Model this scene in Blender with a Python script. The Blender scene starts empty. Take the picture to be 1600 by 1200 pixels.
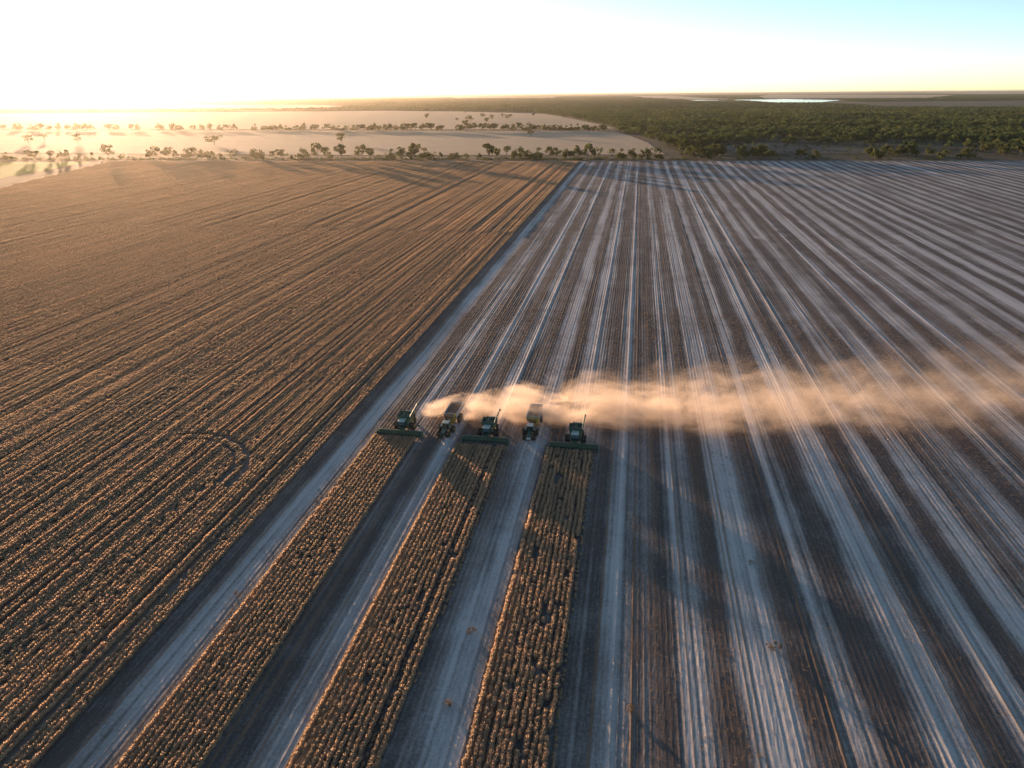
import bpy, bmesh, math, random
import numpy as np
from mathutils import Vector, Matrix, noise as mnoise

SC = bpy.context.scene
COL = SC.collection
R = math.radians
random.seed(7)
rng = np.random.default_rng(7)

# ------------------------------------------------------------------ camera
CAM_H, PITCH, YAW, ROLL, FPX = 88.0, R(22.3), R(9.7), R(-0.35), 1110.0
cd = bpy.data.cameras.new('camera')
cam = bpy.data.objects.new('camera', cd)
COL.objects.link(cam)
cd.sensor_width = 36.0
cd.lens = FPX / 1600 * 36
cd.clip_start, cd.clip_end = 1.0, 200000.0
cam.matrix_world = (Matrix.Translation((0, 0, CAM_H)) @ Matrix.Rotation(YAW, 4, 'Z')
                    @ Matrix.Rotation(R(90) - PITCH, 4, 'X') @ Matrix.Rotation(ROLL, 4, 'Z'))
SC.camera = cam

# ------------------------------------------------------------------ light
SUN_EL, SUN_AZ = R(2.8), R(39.6)          # azimuth measured from +Y towards -X
SKY_STRENGTH, SUN_STRENGTH, EXPOSURE = 0.073, 2.7, 2.3
w = bpy.data.worlds.new('World'); SC.world = w; w.use_nodes = True
nt = w.node_tree
bg = nt.nodes['Background']
sky = nt.nodes.new('ShaderNodeTexSky'); sky.sky_type = 'NISHITA'
sky.sun_disc = False
sky.sun_elevation = SUN_EL
sky.sun_rotation = -SUN_AZ
sky.altitude = 200
sky.air_density, sky.dust_density, sky.ozone_density = 0.50, 0.25, 1.1
nt.links.new(sky.outputs[0], bg.inputs[0])
bg.inputs[1].default_value = SKY_STRENGTH
sd = bpy.data.lights.new('sun', 'SUN'); so = bpy.data.objects.new('sun', sd); COL.objects.link(so)
sd.energy = SUN_STRENGTH; sd.angle = R(0.5); sd.color = (1.0, 0.63, 0.38)
sdir = Vector((-math.sin(SUN_AZ) * math.cos(SUN_EL), math.cos(SUN_AZ) * math.cos(SUN_EL), math.sin(SUN_EL)))
so.rotation_euler = sdir.to_track_quat('Z', 'Y').to_euler()
so.location = (0, 0, 300)
vs = SC.view_settings
vs.view_transform = 'Standard'; vs.look = 'None'; vs.gamma = 1; vs.use_curve_mapping = False
vs.exposure = EXPOSURE
SC.render.engine = 'CYCLES'
cy = SC.cycles
cy.use_denoising = True
cy.max_bounces = 8; cy.diffuse_bounces = 4; cy.glossy_bounces = 2; cy.transmission_bounces = 3
cy.transparent_max_bounces = 12; cy.volume_bounces = 1
cy.volume_max_steps = 96; cy.volume_step_rate = 1.0
cy.sample_clamp_indirect = 6

# ------------------------------------------------------------------ helpers
def tag(o, label=None, cat=None, group=None, kind=None):
    if label: o['label'] = label
    if cat: o['category'] = cat
    if group: o['group'] = group
    if kind: o['kind'] = kind
    return o

def link(name, me, parent=None, mat=None):
    o = bpy.data.objects.new(name, me); COL.objects.link(o)
    if parent is not None: o.parent = parent
    if mat is not None and me is not None and not me.materials: me.materials.append(mat)
    return o

def empty(name, loc, rz=0, sc=1):
    o = bpy.data.objects.new(name, None); COL.objects.link(o)
    o.location = loc; o.rotation_euler = (0, 0, rz); o.scale = (sc, sc, sc)
    o.empty_display_size = 0.5
    return o

class G:
    """small node-graph helper"""
    def __init__(s, nt): s.nt = nt
    def n(s, t, **kw):
        nd = s.nt.nodes.new(t)
        for k, v in kw.items():
            if k == 'ins':
                for a, b in v.items():
                    if isinstance(b, bpy.types.NodeSocket): s.nt.links.new(b, nd.inputs[a])
                    else: nd.inputs[a].default_value = b
            else: setattr(nd, k, v)
        return nd
    def m(s, op, a, b=0.0, c=None):
        nd = s.nt.nodes.new('ShaderNodeMath'); nd.operation = op
        for i, v in enumerate((a, b, c)):
            if v is None: continue
            if isinstance(v, bpy.types.NodeSocket): s.nt.links.new(v, nd.inputs[i])
            else: nd.inputs[i].default_value = v
        return nd.outputs[0]
    def mix(s, f, a, b, blend='MIX'):
        nd = s.nt.nodes.new('ShaderNodeMix'); nd.data_type = 'RGBA'; nd.blend_type = blend
        for i, v in ((0, f), (6, a), (7, b)):
            if isinstance(v, bpy.types.NodeSocket): s.nt.links.new(v, nd.inputs[i])
            elif i == 0: nd.inputs[i].default_value = v
            else: nd.inputs[i].default_value = (*v, 1)
        return nd.outputs[2]
    def ramp(s, f, stops, interp='LINEAR'):
        nd = s.nt.nodes.new('ShaderNodeValToRGB'); cr = nd.color_ramp; cr.interpolation = interp
        while len(cr.elements) < len(stops): cr.elements.new(0.5)
        for e, (p, c) in zip(cr.elements, stops):
            e.position = p; e.color = (*c, 1) if len(c) == 3 else c
        s.nt.links.new(f, nd.inputs[0]); return nd.outputs[0]
    def l(s, a, b): s.nt.links.new(a, b)

def mat_new(name):
    m = bpy.data.materials.new(name); m.use_nodes = True
    g = G(m.node_tree)
    return m, g, m.node_tree.nodes['Principled BSDF']

def paint(name, col, rough=0.45, metal=0.0, dust=0.35, spec=0.4):
    """painted metal with field dust over it"""
    m, g, b = mat_new(name)
    tc = g.n('ShaderNodeTexCoord')
    nz = g.n('ShaderNodeTexNoise', ins={'Vector': tc.outputs['Object'], 'Scale': 1.7, 'Detail': 5.0, 'Roughness': 0.65})
    f = g.ramp(nz.outputs[0], [(0.35, (0, 0, 0)), (0.7, (1, 1, 1))])
    ff = g.m('MULTIPLY', f, dust)
    g.l(g.mix(ff, col, (0.30, 0.22, 0.14)), b.inputs['Base Color'])
    g.l(g.m('ADD', g.m('MULTIPLY', ff, 0.5), rough), b.inputs['Roughness'])
    b.inputs['Metallic'].default_value = metal
    b.inputs['Specular IOR Level'].default_value = spec
    return m

def poly_sheet(name, pts, z, mat, parent=None):
    me = bpy.data.meshes.new(name)
    me.from_pydata([(x, y, z) for x, y in pts], [], [list(range(len(pts)))])
    me.update()
    return link(name, me, parent, mat)

def inside(px, py, poly):
    px = np.asarray(px); py = np.asarray(py)
    c = np.zeros(px.shape, bool); n = len(poly); j = n - 1
    for i in range(n):
        xi, yi = poly[i]; xj, yj = poly[j]
        if yi != yj:
            t = ((yi > py) != (yj > py)) & (px < (xj - xi) * (py - yi) / (yj - yi) + xi)
            c ^= t
        j = i
    return c

CY_, SY_ = math.cos(YAW), math.sin(YAW)
def in_view(x, y, margin_px=120, h=0):
    """is a ground point within the photograph's frame plus a margin"""
    x = np.asarray(x, float); y = np.asarray(y, float)
    cx = x * CY_ + y * SY_; cf = -x * SY_ + y * CY_
    dz = h - CAM_H
    zc = cf * math.cos(PITCH) - dz * math.sin(PITCH)
    yc = cf * math.sin(PITCH) + dz * math.cos(PITCH)
    zc_ = np.maximum(zc, 1e-3)
    u = cx / zc_ * FPX; v = yc / zc_ * FPX
    return (zc > 5) & (np.abs(u) < 800 + margin_px) & (v > -600 - margin_px) & (v < 640)

# ---- geometry-node scatter: one object whose own mesh holds the piece meshes and the points
def scatter(name, pieces, pts, mats, kind='stuff', label=None, cat=None):
    """pieces: list of (verts Nx3, faces list, matidx list); pts: dict x,y,z,rot,sx,sy,sz,vid arrays"""
    V, F, MI, FV = [], [], [], []
    off = 0
    for k, (v, f, mi) in enumerate(pieces):
        V.append(np.asarray(v, float)); F += [tuple(i + off for i in q) for q in f]
        MI += list(mi); FV += [k] * len(f); off += len(v)
    n = len(pts['x'])
    P = np.stack([pts['x'], pts['y'], pts['z']], 1)
    allv = np.concatenate(V + [P])
    me = bpy.data.meshes.new(name)
    me.from_pydata(allv.tolist(), [], F)
    for m in mats: me.materials.append(m)
    me.polygons.foreach_set('material_index', MI)
    a = me.attributes.new('piece', 'INT', 'FACE'); a.data.foreach_set('value', FV)
    isp = np.zeros(off + n, np.int32); isp[off:] = 1
    a = me.attributes.new('ispt', 'INT', 'POINT'); a.data.foreach_set('value', isp)
    def pa(nm, arr, ty='FLOAT'):
        full = np.zeros(off + n, np.float32 if ty == 'FLOAT' else np.int32); full[off:] = arr
        a = me.attributes.new(nm, ty, 'POINT'); a.data.foreach_set('value', full)
    pa('vid', pts['vid'], 'INT')
    r3 = np.zeros((off + n, 3), np.float32); r3[off:, 2] = pts['rot']
    a = me.attributes.new('rot3', 'FLOAT_VECTOR', 'POINT'); a.data.foreach_set('vector', r3.ravel())
    s3 = np.ones((off + n, 3), np.float32)
    s3[off:, 0] = pts['sx']; s3[off:, 1] = pts['sy']; s3[off:, 2] = pts['sz']
    a = me.attributes.new('scl3', 'FLOAT_VECTOR', 'POINT'); a.data.foreach_set('vector', s3.ravel())
    me.update()
    ob = link(name, me)
    ng = bpy.data.node_groups.new(name + '_scatter', 'GeometryNodeTree')
    ng.interface.new_socket('Geometry', in_out='INPUT', socket_type='NodeSocketGeometry')
    ng.interface.new_socket('Geometry', in_out='OUTPUT', socket_type='NodeSocketGeometry')
    g = G(ng)
    gi = g.n('NodeGroupInput'); go = g.n('NodeGroupOutput')
    def named(nm, ty):
        return g.n('GeometryNodeInputNamedAttribute', data_type=ty, ins={'Name': nm}).outputs[0]
    def cmp(sock, val):
        c = g.n('FunctionNodeCompare', data_type='INT', operation='EQUAL')
        ia = [i for i in c.inputs if i.enabled and i.type == 'INT']
        g.l(sock, ia[0]); ia[1].default_value = val
        return c.outputs[0]
    sp = g.n('GeometryNodeSeparateGeometry', domain='POINT')
    g.l(gi.outputs[0], sp.inputs['Geometry']); g.l(cmp(named('ispt', 'INT'), 1), sp.inputs['Selection'])
    mp = g.n('GeometryNodeMeshToPoints'); g.l(sp.outputs[0], mp.inputs[0])
    g2i = g.n('GeometryNodeGeometryToInstance')
    for k in reversed(range(len(pieces))):
        s = g.n('GeometryNodeSeparateGeometry', domain='FACE')
        g.l(sp.outputs[1], s.inputs['Geometry']); g.l(cmp(named('piece', 'INT'), k), s.inputs['Selection'])
        g.l(s.outputs[0], g2i.inputs[0])
    iop = g.n('GeometryNodeInstanceOnPoints')
    g.l(mp.outputs[0], iop.inputs['Points']); g.l(g2i.outputs[0], iop.inputs['Instance'])
    iop.inputs['Pick Instance'].default_value = True
    g.l(named('vid', 'INT'), iop.inputs['Instance Index'])
    g.l(named('rot3', 'FLOAT_VECTOR'), iop.inputs['Rotation'])
    g.l(named('scl3', 'FLOAT_VECTOR'), iop.inputs['Scale'])
    g.l(iop.outputs[0], go.inputs[0])
    md = ob.modifiers.new('scatter', 'NODES'); md.node_group = ng
    tag(ob, label, cat, kind=kind)
    return ob

# ------------------------------------------------------------------ materials for land
def land_mat(name, c1, c2, c3, s1=0.004, s2=0.05, bump=0.8, streak=None, rough=0.95, bs=0.7, bd=0.5):
    """soil / straw / scrub floor: three tones mixed by large and small noise, rough relief"""
    m, g, b = mat_new(name)
    geo = g.n('ShaderNodeNewGeometry')
    pos = geo.outputs['Position']
    mp = g.n('ShaderNodeMapping', ins={'Vector': pos})
    if streak: mp.inputs['Rotation'].default_value = (0, 0, streak[0]); mp.inputs['Scale'].default_value = (1, streak[1], 1)
    n1 = g.n('ShaderNodeTexNoise', ins={'Vector': mp.outputs[0], 'Scale': s1, 'Detail': 6.0, 'Roughness': 0.6})
    n2 = g.n('ShaderNodeTexNoise', ins={'Vector': mp.outputs[0], 'Scale': s2, 'Detail': 5.0, 'Roughness': 0.7})
    f1 = g.ramp(n1.outputs[0], [(0.35, (0, 0, 0)), (0.65, (1, 1, 1))])
    f2 = g.ramp(n2.outputs[0], [(0.38, (0, 0, 0)), (0.62, (1, 1, 1))])
    c = g.mix(f1, c1, c2); c = g.mix(g.m('MULTIPLY', f2, 0.7), c, c3)
    g.l(c, b.inputs['Base Color']); b.inputs['Roughness'].default_value = rough
    b.inputs['Specular IOR Level'].default_value = 0.1
    n3 = g.n('ShaderNodeTexNoise', ins={'Vector': pos, 'Scale': bs, 'Detail': 3.0})
    bp = g.n('ShaderNodeBump', ins={'Strength': bump, 'Distance': bd, 'Height': n3.outputs[0]})
    g.l(bp.outputs[0], b.inputs['Normal'])
    return m

M_scrubfloor = land_mat('scrub_floor', (0.070, 0.062, 0.038), (0.11, 0.085, 0.055), (0.045, 0.048, 0.025), 0.004, 0.02, 0.9)
M_farland = land_mat('far_land', (0.035, 0.040, 0.022), (0.055, 0.055, 0.030), (0.028, 0.032, 0.018), 0.0006, 0.004, 0.9, (0, 1), bs=0.05, bd=6)
M_straw = land_mat('straw_field', (0.46, 0.35, 0.225), (0.52, 0.41, 0.28), (0.40, 0.30, 0.19), 0.006, 0.06, 1.0, (R(-6), 6), bs=1.6, bd=0.55)
M_verge = land_mat('verge', (0.10, 0.08, 0.05), (0.16, 0.125, 0.08), (0.06, 0.055, 0.03), 0.01, 0.2, 0.9)
M_green = land_mat('green_paddock', (0.12, 0.24, 0.012), (0.15, 0.27, 0.015), (0.10, 0.20, 0.01), 0.01, 0.1, 0.3)
M_track = land_mat('dirt_track', (0.30, 0.23, 0.16), (0.26, 0.20, 0.14), (0.20, 0.155, 0.11), 0.02, 0.3, 0.6)
M_soil = land_mat('crop_soil', (0.24, 0.185, 0.14), (0.28, 0.22, 0.165), (0.20, 0.155, 0.12), 0.02, 0.6, 0.5)
M_plain = land_mat('open_plain', (0.085, 0.085, 0.055), (0.11, 0.10, 0.07), (0.07, 0.075, 0.045), 0.001, 0.006, 0.8, bs=0.2, bd=1.5)

M_water, g, b = mat_new('water')
b.inputs['Base Color'].default_value = (0.30, 0.36, 0.42, 1); b.inputs['Roughness'].default_value = 0.12
b.inputs['Specular IOR Level'].default_value = 0.9
nz = g.n('ShaderNodeTexNoise', ins={'Scale': 0.2, 'Detail': 3.0, 'Vector': g.n('ShaderNodeNewGeometry').outputs['Position']})
bp = g.n('ShaderNodeBump', ins={'Strength': 0.3, 'Distance': 0.4, 'Height': nz.outputs[0]}); g.l(bp.outputs[0], b.inputs['Normal'])

# ------------------------------------------------------------------ land polygons (world metres)
def edge_y(x): return 1031 + 0.1016 * x                 # far edge of the crop field
CROP = [(-79.3, 40), (-79.3, edge_y(-79.3)), (-742, edge_y(-742)), (-600, 600), (-250, 40)]
STUB_X0, STUB_X1 = -79.3, 900.0
F2 = [(-3200, 880), (-1050, 1085), (-400, 1098), (42, 1152), (35, 1210), (18, 1420), (-18, 1653), (-50, 1795), (-110, 1838), (-1755, 1790), (-4200, 1500)]
F3 = [(-4600, 1640), (-1760, 1885), (-110, 1935), (-60, 1990), (-120, 2250), (-173, 2453), (-300, 2950), (-420, 3341), (-900, 3800), (-1390, 4009), (-3300, 3560), (-5200, 3000)]
F4 = [(-7000, 3300), (-3500, 4330), (-2005, 4640), (-2100, 5300), (-2666, 6142), (-4200, 6600), (-8500, 5600)]
PLAIN = [(1320, 4750), (1950, 4380), (3200, 4700), (4300, 6800), (3300, 7350), (1600, 6650), (1300, 5600)]
F5 = [(1554, 10153), (3469, 10004), (5897, 15800), (3129, 19800), (2100, 14500)]
F6 = [(-248, 17800), (80, 12500), (498, 9021), (1100, 9300), (900, 12000), (700, 17800)]
F7 = [(4600, 9300), (7600, 9800), (9500, 14500), (6200, 13000)]
F8 = [(-9000, 14000), (-4200, 15500), (-2800, 22000), (-12000, 22000)]
F9 = [(7500, 19000), (12000, 18000), (17000, 27000), (9000, 28000)]
F10 = [(-3400, 13500), (-1600, 14200), (-1700, 17000), (-4200, 17000)]
LAKE = [(960, 8300), (1080, 6900), (1136, 6290), (1420, 6500), (1717, 7356), (1980, 8000), (1640, 9250), (1300, 9000), (1100, 8900)]
LAKE2 = [(480, 8200), (900, 7600), (905, 7900), (620, 8700)]
BARE = [(120, 1200), (330, 1200), (420, 1290), (330, 1390), (230, 1450), (130, 1330)]
BARE2 = [(560, 2600), (820, 2500), (900, 2700), (640, 2850)]

ground = poly_sheet('ground', [(-90000, -6000), (90000, -6000), (90000, 90000), (-90000, 90000)], -0.6, M_farland)
tag(ground, kind='structure')
near = poly_sheet('scrub_ground', [(-6000, -2500), (6000, -2500), (6000, 8000), (-6000, 8000)], -0.35, M_scrubfloor); tag(near, kind='structure')
def field(nm, poly, z, m):
    o = poly_sheet(nm, poly, z, m); return tag(o, kind='structure')
field('straw_field', F2, 0.0, M_straw)
field('straw_field', F3, 0.1, M_straw)
field('straw_field', F4, 0.3, M_straw)
field('plain', PLAIN, 0.3, M_plain)
for P_ in (F5, F6, F7, F8, F9, F10): field('straw_field', P_, 1.0, M_straw)
field('water', LAKE, 1.2, M_water); field('water', LAKE2, 1.2, M_water)
field('bare_ground', BARE, -0.2, land_mat('bare_ground', (0.19, 0.13, 0.09), (0.23, 0.17, 0.12), (0.10, 0.085, 0.055), 0.02, 0.08, 1.0, bs=1.0))
field('bare_ground', BARE2, -0.1, M_straw)
field('verge', [(-1300, edge_y(-1300) - 4), (1200, edge_y(1200) - 4), (1200, edge_y(1200) + 64), (42, edge_y(42) + 70), (-1300, edge_y(-1300) + 66)], -0.12, M_verge)
field('farm_track', [(-1300, edge_y(-1300) + 6), (1200, edge_y(1200) + 6), (1200, edge_y(1200) + 13), (-1300, edge_y(-1300) + 13)], -0.06, M_track)
field('farm_track', [(-742, edge_y(-742)), (-752, edge_y(-752)), (-655, 662), (-400, 150), (-385, 150), (-640, 655)], -0.04, M_track)
field('paddock', [(-770, edge_y(-770) - 6), (-1300, edge_y(-1300) - 6), (-1300, 400), (-640, 500), (-725, 735)], -0.08, M_green)
field('dry_grass', [(-754, edge_y(-754)), (-770, edge_y(-770) - 6), (-725, 735), (-640, 500), (-420, 150), (-402, 150), (-657, 662)], -0.1, M_verge)
field('crop_soil', [(-79.3, -60), (-79.3, edge_y(-79.3)), (-742, edge_y(-742)), (-640, 655), (-385, 150), (-250, -60)], -0.05, M_soil)

# ------------------------------------------------------------------ harvested stubble: a real relief, one column per quarter metre
def fbm1(x, seed, f):
    """smooth 1-D value noise"""
    r = np.random.default_rng(seed).random(4096)
    t = np.asarray(x) * f + 1000.0; i = np.floor(t).astype(int); u = t - i; u = u * u * (3 - 2 * u)
    return r[i % 4096] * (1 - u) + r[(i + 1) % 4096] * u
def vn2(x, y, seed, fx, fy):
    r = np.random.default_rng(seed).random((256, 256))
    X = x * fx + 500; Y = y * fy + 500
    i = np.floor(X).astype(int); j = np.floor(Y).astype(int); u = X - i; v = Y - j
    u = u * u * (3 - 2 * u); v = v * v * (3 - 2 * v)
    a = r[i % 256, j % 256]; b_ = r[(i + 1) % 256, j % 256]; c = r[i % 256, (j + 1) % 256]; d = r[(i + 1) % 256, (j + 1) % 256]
    return (a * (1 - u) + b_ * u) * (1 - v) + (c * (1 - u) + d * u) * v
def sm(a, b, x):
    t = np.clip((x - a) / (b - a), 0, 1); return t * t * (3 - 2 * t)

def stubble_fields(x, y):
    """albedo tone 0..1, orange stubble share, relief height and tracks at ground points"""
    wob = (vn2(x, y, 3, 0.15, 0.05) - 0.5) * 1.5 + (vn2(x, y, 4, 0.5, 0.2) - 0.5) * 0.5
    ph = (x + wob - 0.8) / 12.0                       # swath phase: light centres at 0.8 + 12k
    k = np.floor(ph + 0.5).astype(int); u = (ph - k) * 12.0       # -6..6 about the swath's centre
    kr = np.random.default_rng(11).random((400, 6))[(k + 40) % 400]
    wl = 2.6 + 1.6 * kr[..., 0]                        # half width of the pale chaff
    amp = 0.54 + 0.34 * kr[..., 1]
    ctr = (kr[..., 2] - 0.5) * 1.6
    tone = 0.10 + amp * (1 - sm(wl - 2.0, wl + 1.2, np.abs(u - ctr)))
    tone = tone + (vn2(x, y, 41, 1.3, 0.008) - 0.5) * 0.34 + (vn2(x, y, 42, 0.5, 0.006) - 0.5) * 0.5 + (vn2(x, y, 43, 0.3, 0.03) - 0.5) * 0.25
    tone = np.clip(tone, 0.02, 1)
    for a_, b_ in ((-67.6, -55.4), (-43.8, -30.2), (-19.5, -6.2)):        # soil still under the standing crop
        tone = np.where((x > a_ - 0.4) & (x < b_ + 0.2) & (y < 170), 0.16, tone)
    # wheel marks inside a swath, chaff line down the middle
    ux = ((x - 0.8) / 12.0 - np.round((x - 0.8) / 12.0)) * 12.0
    trk = np.maximum(np.exp(-((ux - 1.5) / 0.33) ** 2), np.exp(-((ux + 1.5) / 0.33) ** 2)) * (0.35 + 0.65 * kr[..., 3])
    chaff = np.exp(-((ux - 0.1) / 0.35) ** 2) * (kr[..., 4] > 0.45)
    tone = tone * (0.72 + 0.56 * vn2(x, y, 5, 0.9, 0.02)) * (0.75 + 0.5 * vn2(x, y, 6, 0.08, 0.035))
    tone = tone + 0.22 * chaff - 0.5 * trk * tone
    for a_, b_ in ((77.3, 79.6), (81.8, 84.2)):                               # one swath end left covered in chaff
        tone = tone + 0.55 * sm(a_ - .5, a_ + .3, x) * sm(b_ + .5, b_ - .3, x) * sm(478, 481, y) * sm(640, 520, y)
    tone = tone + 0.4 * sm(77.5, 78.5, x) * sm(84.5, 83.5, x) * sm(478, 481, y) * sm(492, 487, y)
    turn = [(106, 742), (91.9, 692), (89.6, 650), (90.1, 545), (98.4, 507), (100.3, 453), (101.7, 380), (103.3, 333), (103.3, 260)]
    for p, q in zip(turn, turn[1:]):                                          # wheel tracks of a machine that turned out of line
        ex, ey = q[0] - p[0], q[1] - p[1]; tt = np.clip(((x - p[0]) * ex + (y - p[1]) * ey) / (ex * ex + ey * ey), 0, 1)
        dd = np.hypot(x - p[0] - tt * ex, y - p[1] - tt * ey)
        tone = tone * (1 - 0.65 * np.exp(-((dd - 1.5) / 0.5) ** 2))
    org = np.where(np.abs(u) > 4.2, 1.0, 0.15) * (0.3 + 0.7 * kr[..., 5]) * vn2(x, y, 8, 0.35, 0.012)
    return tone, org, trk, chaff

dx = 0.25
xs = np.concatenate([np.arange(STUB_X0, 150, dx), np.arange(150, 400, 0.5), np.arange(400, STUB_X1 + 1, 1.0)])
ys = np.concatenate([np.arange(-60, 30, 10), np.arange(30, 130, 1.6), np.arange(130, 260, 3.0), np.arange(260, 520, 8.0), np.linspace(520, 1000, 32)])
XX, YY = np.meshgrid(xs, ys)
Yk = YY.copy()
fr = np.clip((YY - 800) / 200, 0, 1)
Yk = YY + fr * (edge_y(XX) - 1000) * (YY > 800)
tone, org, trk, chaff = stubble_fields(XX, Yk)
rowph = np.cos(XX * 2 * math.pi / 1.0)                # drill rows one metre apart
rowid = np.floor(XX + 0.5).astype(int)
rh = np.random.default_rng(21).random(4096)[(rowid + 2000) % 4096]
tall = (rh ** 2.5 * 1.2 + 0.2) * (0.25 + 1.1 * vn2(XX, Yk, 31, 1.0, 0.10)) * (0.4 + 1.0 * vn2(XX, Yk, 32, 0.1, 0.03))
ridge = np.clip(rowph, 0, 1) * (0.015 + 0.05 * tall) * (1 - 0.9 * np.clip(trk, 0, 1))
fade = 1 - sm(120, 200, XX)
zz = ridge * fade + chaff * 0.08 * fade + 0.02 * rng.random(XX.shape) * fade * (YY < 130) - 0.06 * trk * fade
org = np.clip(org + 0.9 * (rh > 0.92) * (rowph > 0.3), 0, 1) * (0.4 + 0.6 * (rowph > -0.2))
zz += 0.0
ny, nx = XX.shape
me = bpy.data.meshes.new('stubble_field')
V = np.stack([XX, Yk, zz], -1).reshape(-1, 3)
me.vertices.add(len(V)); me.vertices.foreach_set('co', V.ravel())
i0 = (np.arange(ny - 1)[:, None] * nx + np.arange(nx - 1)[None, :]).ravel()
q = np.stack([i0, i0 + 1, i0 + nx + 1, i0 + nx], 1)
me.loops.add(q.size); me.loops.foreach_set('vertex_index', q.ravel())
me.polygons.add(len(q)); me.polygons.foreach_set('loop_start', np.arange(0, q.size, 4)); me.polygons.foreach_set('loop_total', np.full(len(q), 4))
me.update(calc_edges=True)
a = me.attributes.new('tone', 'FLOAT', 'POINT'); a.data.foreach_set('value', tone.ravel().astype(np.float32))
a = me.attributes.new('stalks', 'FLOAT', 'POINT'); a.data.foreach_set('value', org.ravel().astype(np.float32))
me.polygons.foreach_set('use_smooth', np.zeros(len(q), bool))
M_stub, g, b = mat_new('stubble')
geo = g.n('ShaderNodeNewGeometry'); pos = geo.outputs['Position']
at = g.n('ShaderNodeAttribute', attribute_name='tone').outputs['Fac']
ao = g.n('ShaderNodeAttribute', attribute_name='stalks').outputs['Fac']
mpn = g.n('ShaderNodeMapping', ins={'Vector': pos}); mpn.inputs['Scale'].default_value = (1, 0.12, 1)
st = g.n('ShaderNodeTexNoise', ins={'Vector': mpn.outputs[0], 'Scale': 3.2, 'Detail': 4.0, 'Roughness': 0.7})
st2 = g.n('ShaderNodeTexNoise', ins={'Vector': pos, 'Scale': 1.9, 'Detail': 5.0, 'Roughness': 0.75})
st3 = g.n('ShaderNodeTexNoise', ins={'Vector': pos, 'Scale': 0.09, 'Detail': 4.0, 'Roughness': 0.6})
# drill-row lines carried by the material too, for the ground beyond the fine relief
sx = g.n('ShaderNodeSeparateXYZ', ins={0: pos}).outputs[0]
rowl = g.m('COSINE', g.m('MULTIPLY', sx, 2 * math.pi))
t = g.m('ADD', at, g.m('MULTIPLY', g.m('SUBTRACT', st.outputs[0], 0.5), 0.75))
t = g.m('ADD', t, g.m('MULTIPLY', g.m('SUBTRACT', st2.outputs[0], 0.5), 1.0))
t = g.m('ADD', t, g.m('MULTIPLY', g.m('SUBTRACT', st3.outputs[0], 0.5), 0.7))
t = g.m('SUBTRACT', t, g.m('MULTIPLY', rowl, 0.06))
cc = g.ramp(t, [(0.0, (0.10, 0.080, 0.068)), (0.22, (0.175, 0.147, 0.126)), (0.5, (0.315, 0.272, 0.235)), (0.8, (0.47, 0.42, 0.37)), (1.0, (0.57, 0.515, 0.455))])
cc = g.mix(g.m('MULTIPLY', ao, 0.55), cc, (0.30, 0.165, 0.085))
g.l(cc, b.inputs['Base Color']); b.inputs['Roughness'].default_value = 0.9; b.inputs['Specular IOR Level'].default_value = 0.15
hh = g.m('ADD', g.m('MULTIPLY', st2.outputs[0], 0.6), g.m('MULTIPLY', st.outputs[0], 0.5))
bp = g.n('ShaderNodeBump', ins={'Strength': 0.55, 'Distance': 0.22, 'Height': hh}); g.l(bp.outputs[0], b.inputs['Normal'])
stub = link('stubble_field', me, None, M_stub); tag(stub, kind='structure')

# ------------------------------------------------------------------ foliage materials
def leafy(name, lo, hi, trans=0.35, tint=None, scale=0.8, stretch=False):
    m, g, b = mat_new(name)
    oi = g.n('ShaderNodeObjectInfo'); geo = g.n('ShaderNodeNewGeometry')
    nz = g.n('ShaderNodeTexNoise', ins={'Vector': geo.outputs['Position'], 'Scale': scale, 'Detail': 2.0})
    f = g.m('ADD', g.m('MULTIPLY', geo.outputs['Random Per Island'], 0.3), g.m('MULTIPLY', oi.outputs['Random'], 0.3))
    f = g.m('ADD', f, g.m('MULTIPLY', nz.outputs[0], 0.35))
    c = g.mix(f, lo, hi)
    if tint:
        ms_ = g.n('ShaderNodeMapping', ins={'Vector': geo.outputs['Position']})
        if stretch: ms_.inputs['Scale'].default_value = (14, 0.25, 1)
        n2 = g.n('ShaderNodeTexNoise', ins={'Vector': ms_.outputs[0], 'Scale': tint[1], 'Detail': 4.0})
        c = g.mix(g.ramp(n2.outputs[0], [(0.44, (0, 0, 0)), (0.60, (0.85, 0.85, 0.85))]), c, tint[0])
    g.l(c, b.inputs['Base Color']); b.inputs['Roughness'].default_value = 0.8; b.inputs['Specular IOR Level'].default_value = 0.15
    tr = g.n('ShaderNodeBsdfTranslucent', ins={'Color': c})
    ms = g.n('ShaderNodeMixShader', ins={0: trans, 1: b.outputs[0], 2: tr.outputs[0]})
    g.l(ms.outputs[0], m.node_tree.nodes['Material Output'].inputs['Surface'])
    return m
M_crop = leafy('ripe_crop', (0.47, 0.305, 0.175), (0.82, 0.58, 0.38), 0.62, ((0.43, 0.325, 0.21), 0.035), stretch=True)
M_leaf = leafy('eucalypt_leaves', (0.045, 0.060, 0.018), (0.13, 0.14, 0.045), 0.45, scale=0.15)
M_leaf2 = leafy('woodland_leaves', (0.026, 0.050, 0.016), (0.095, 0.135, 0.045), 0.42, ((0.10, 0.115, 0.035), 0.006), scale=0.1)
M_dry = leafy('dry_bush', (0.16, 0.10, 0.05), (0.27, 0.18, 0.09), 0.2)
M_bark, g, b = mat_new('bark')
nz = g.n('ShaderNodeTexNoise', ins={'Scale': 3.0, 'Detail': 4.0})
g.l(g.mix(nz.outputs[0], (0.10, 0.075, 0.055), (0.26, 0.21, 0.17)), b.inputs['Base Color']); b.inputs['Roughness'].default_value = 0.9

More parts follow.
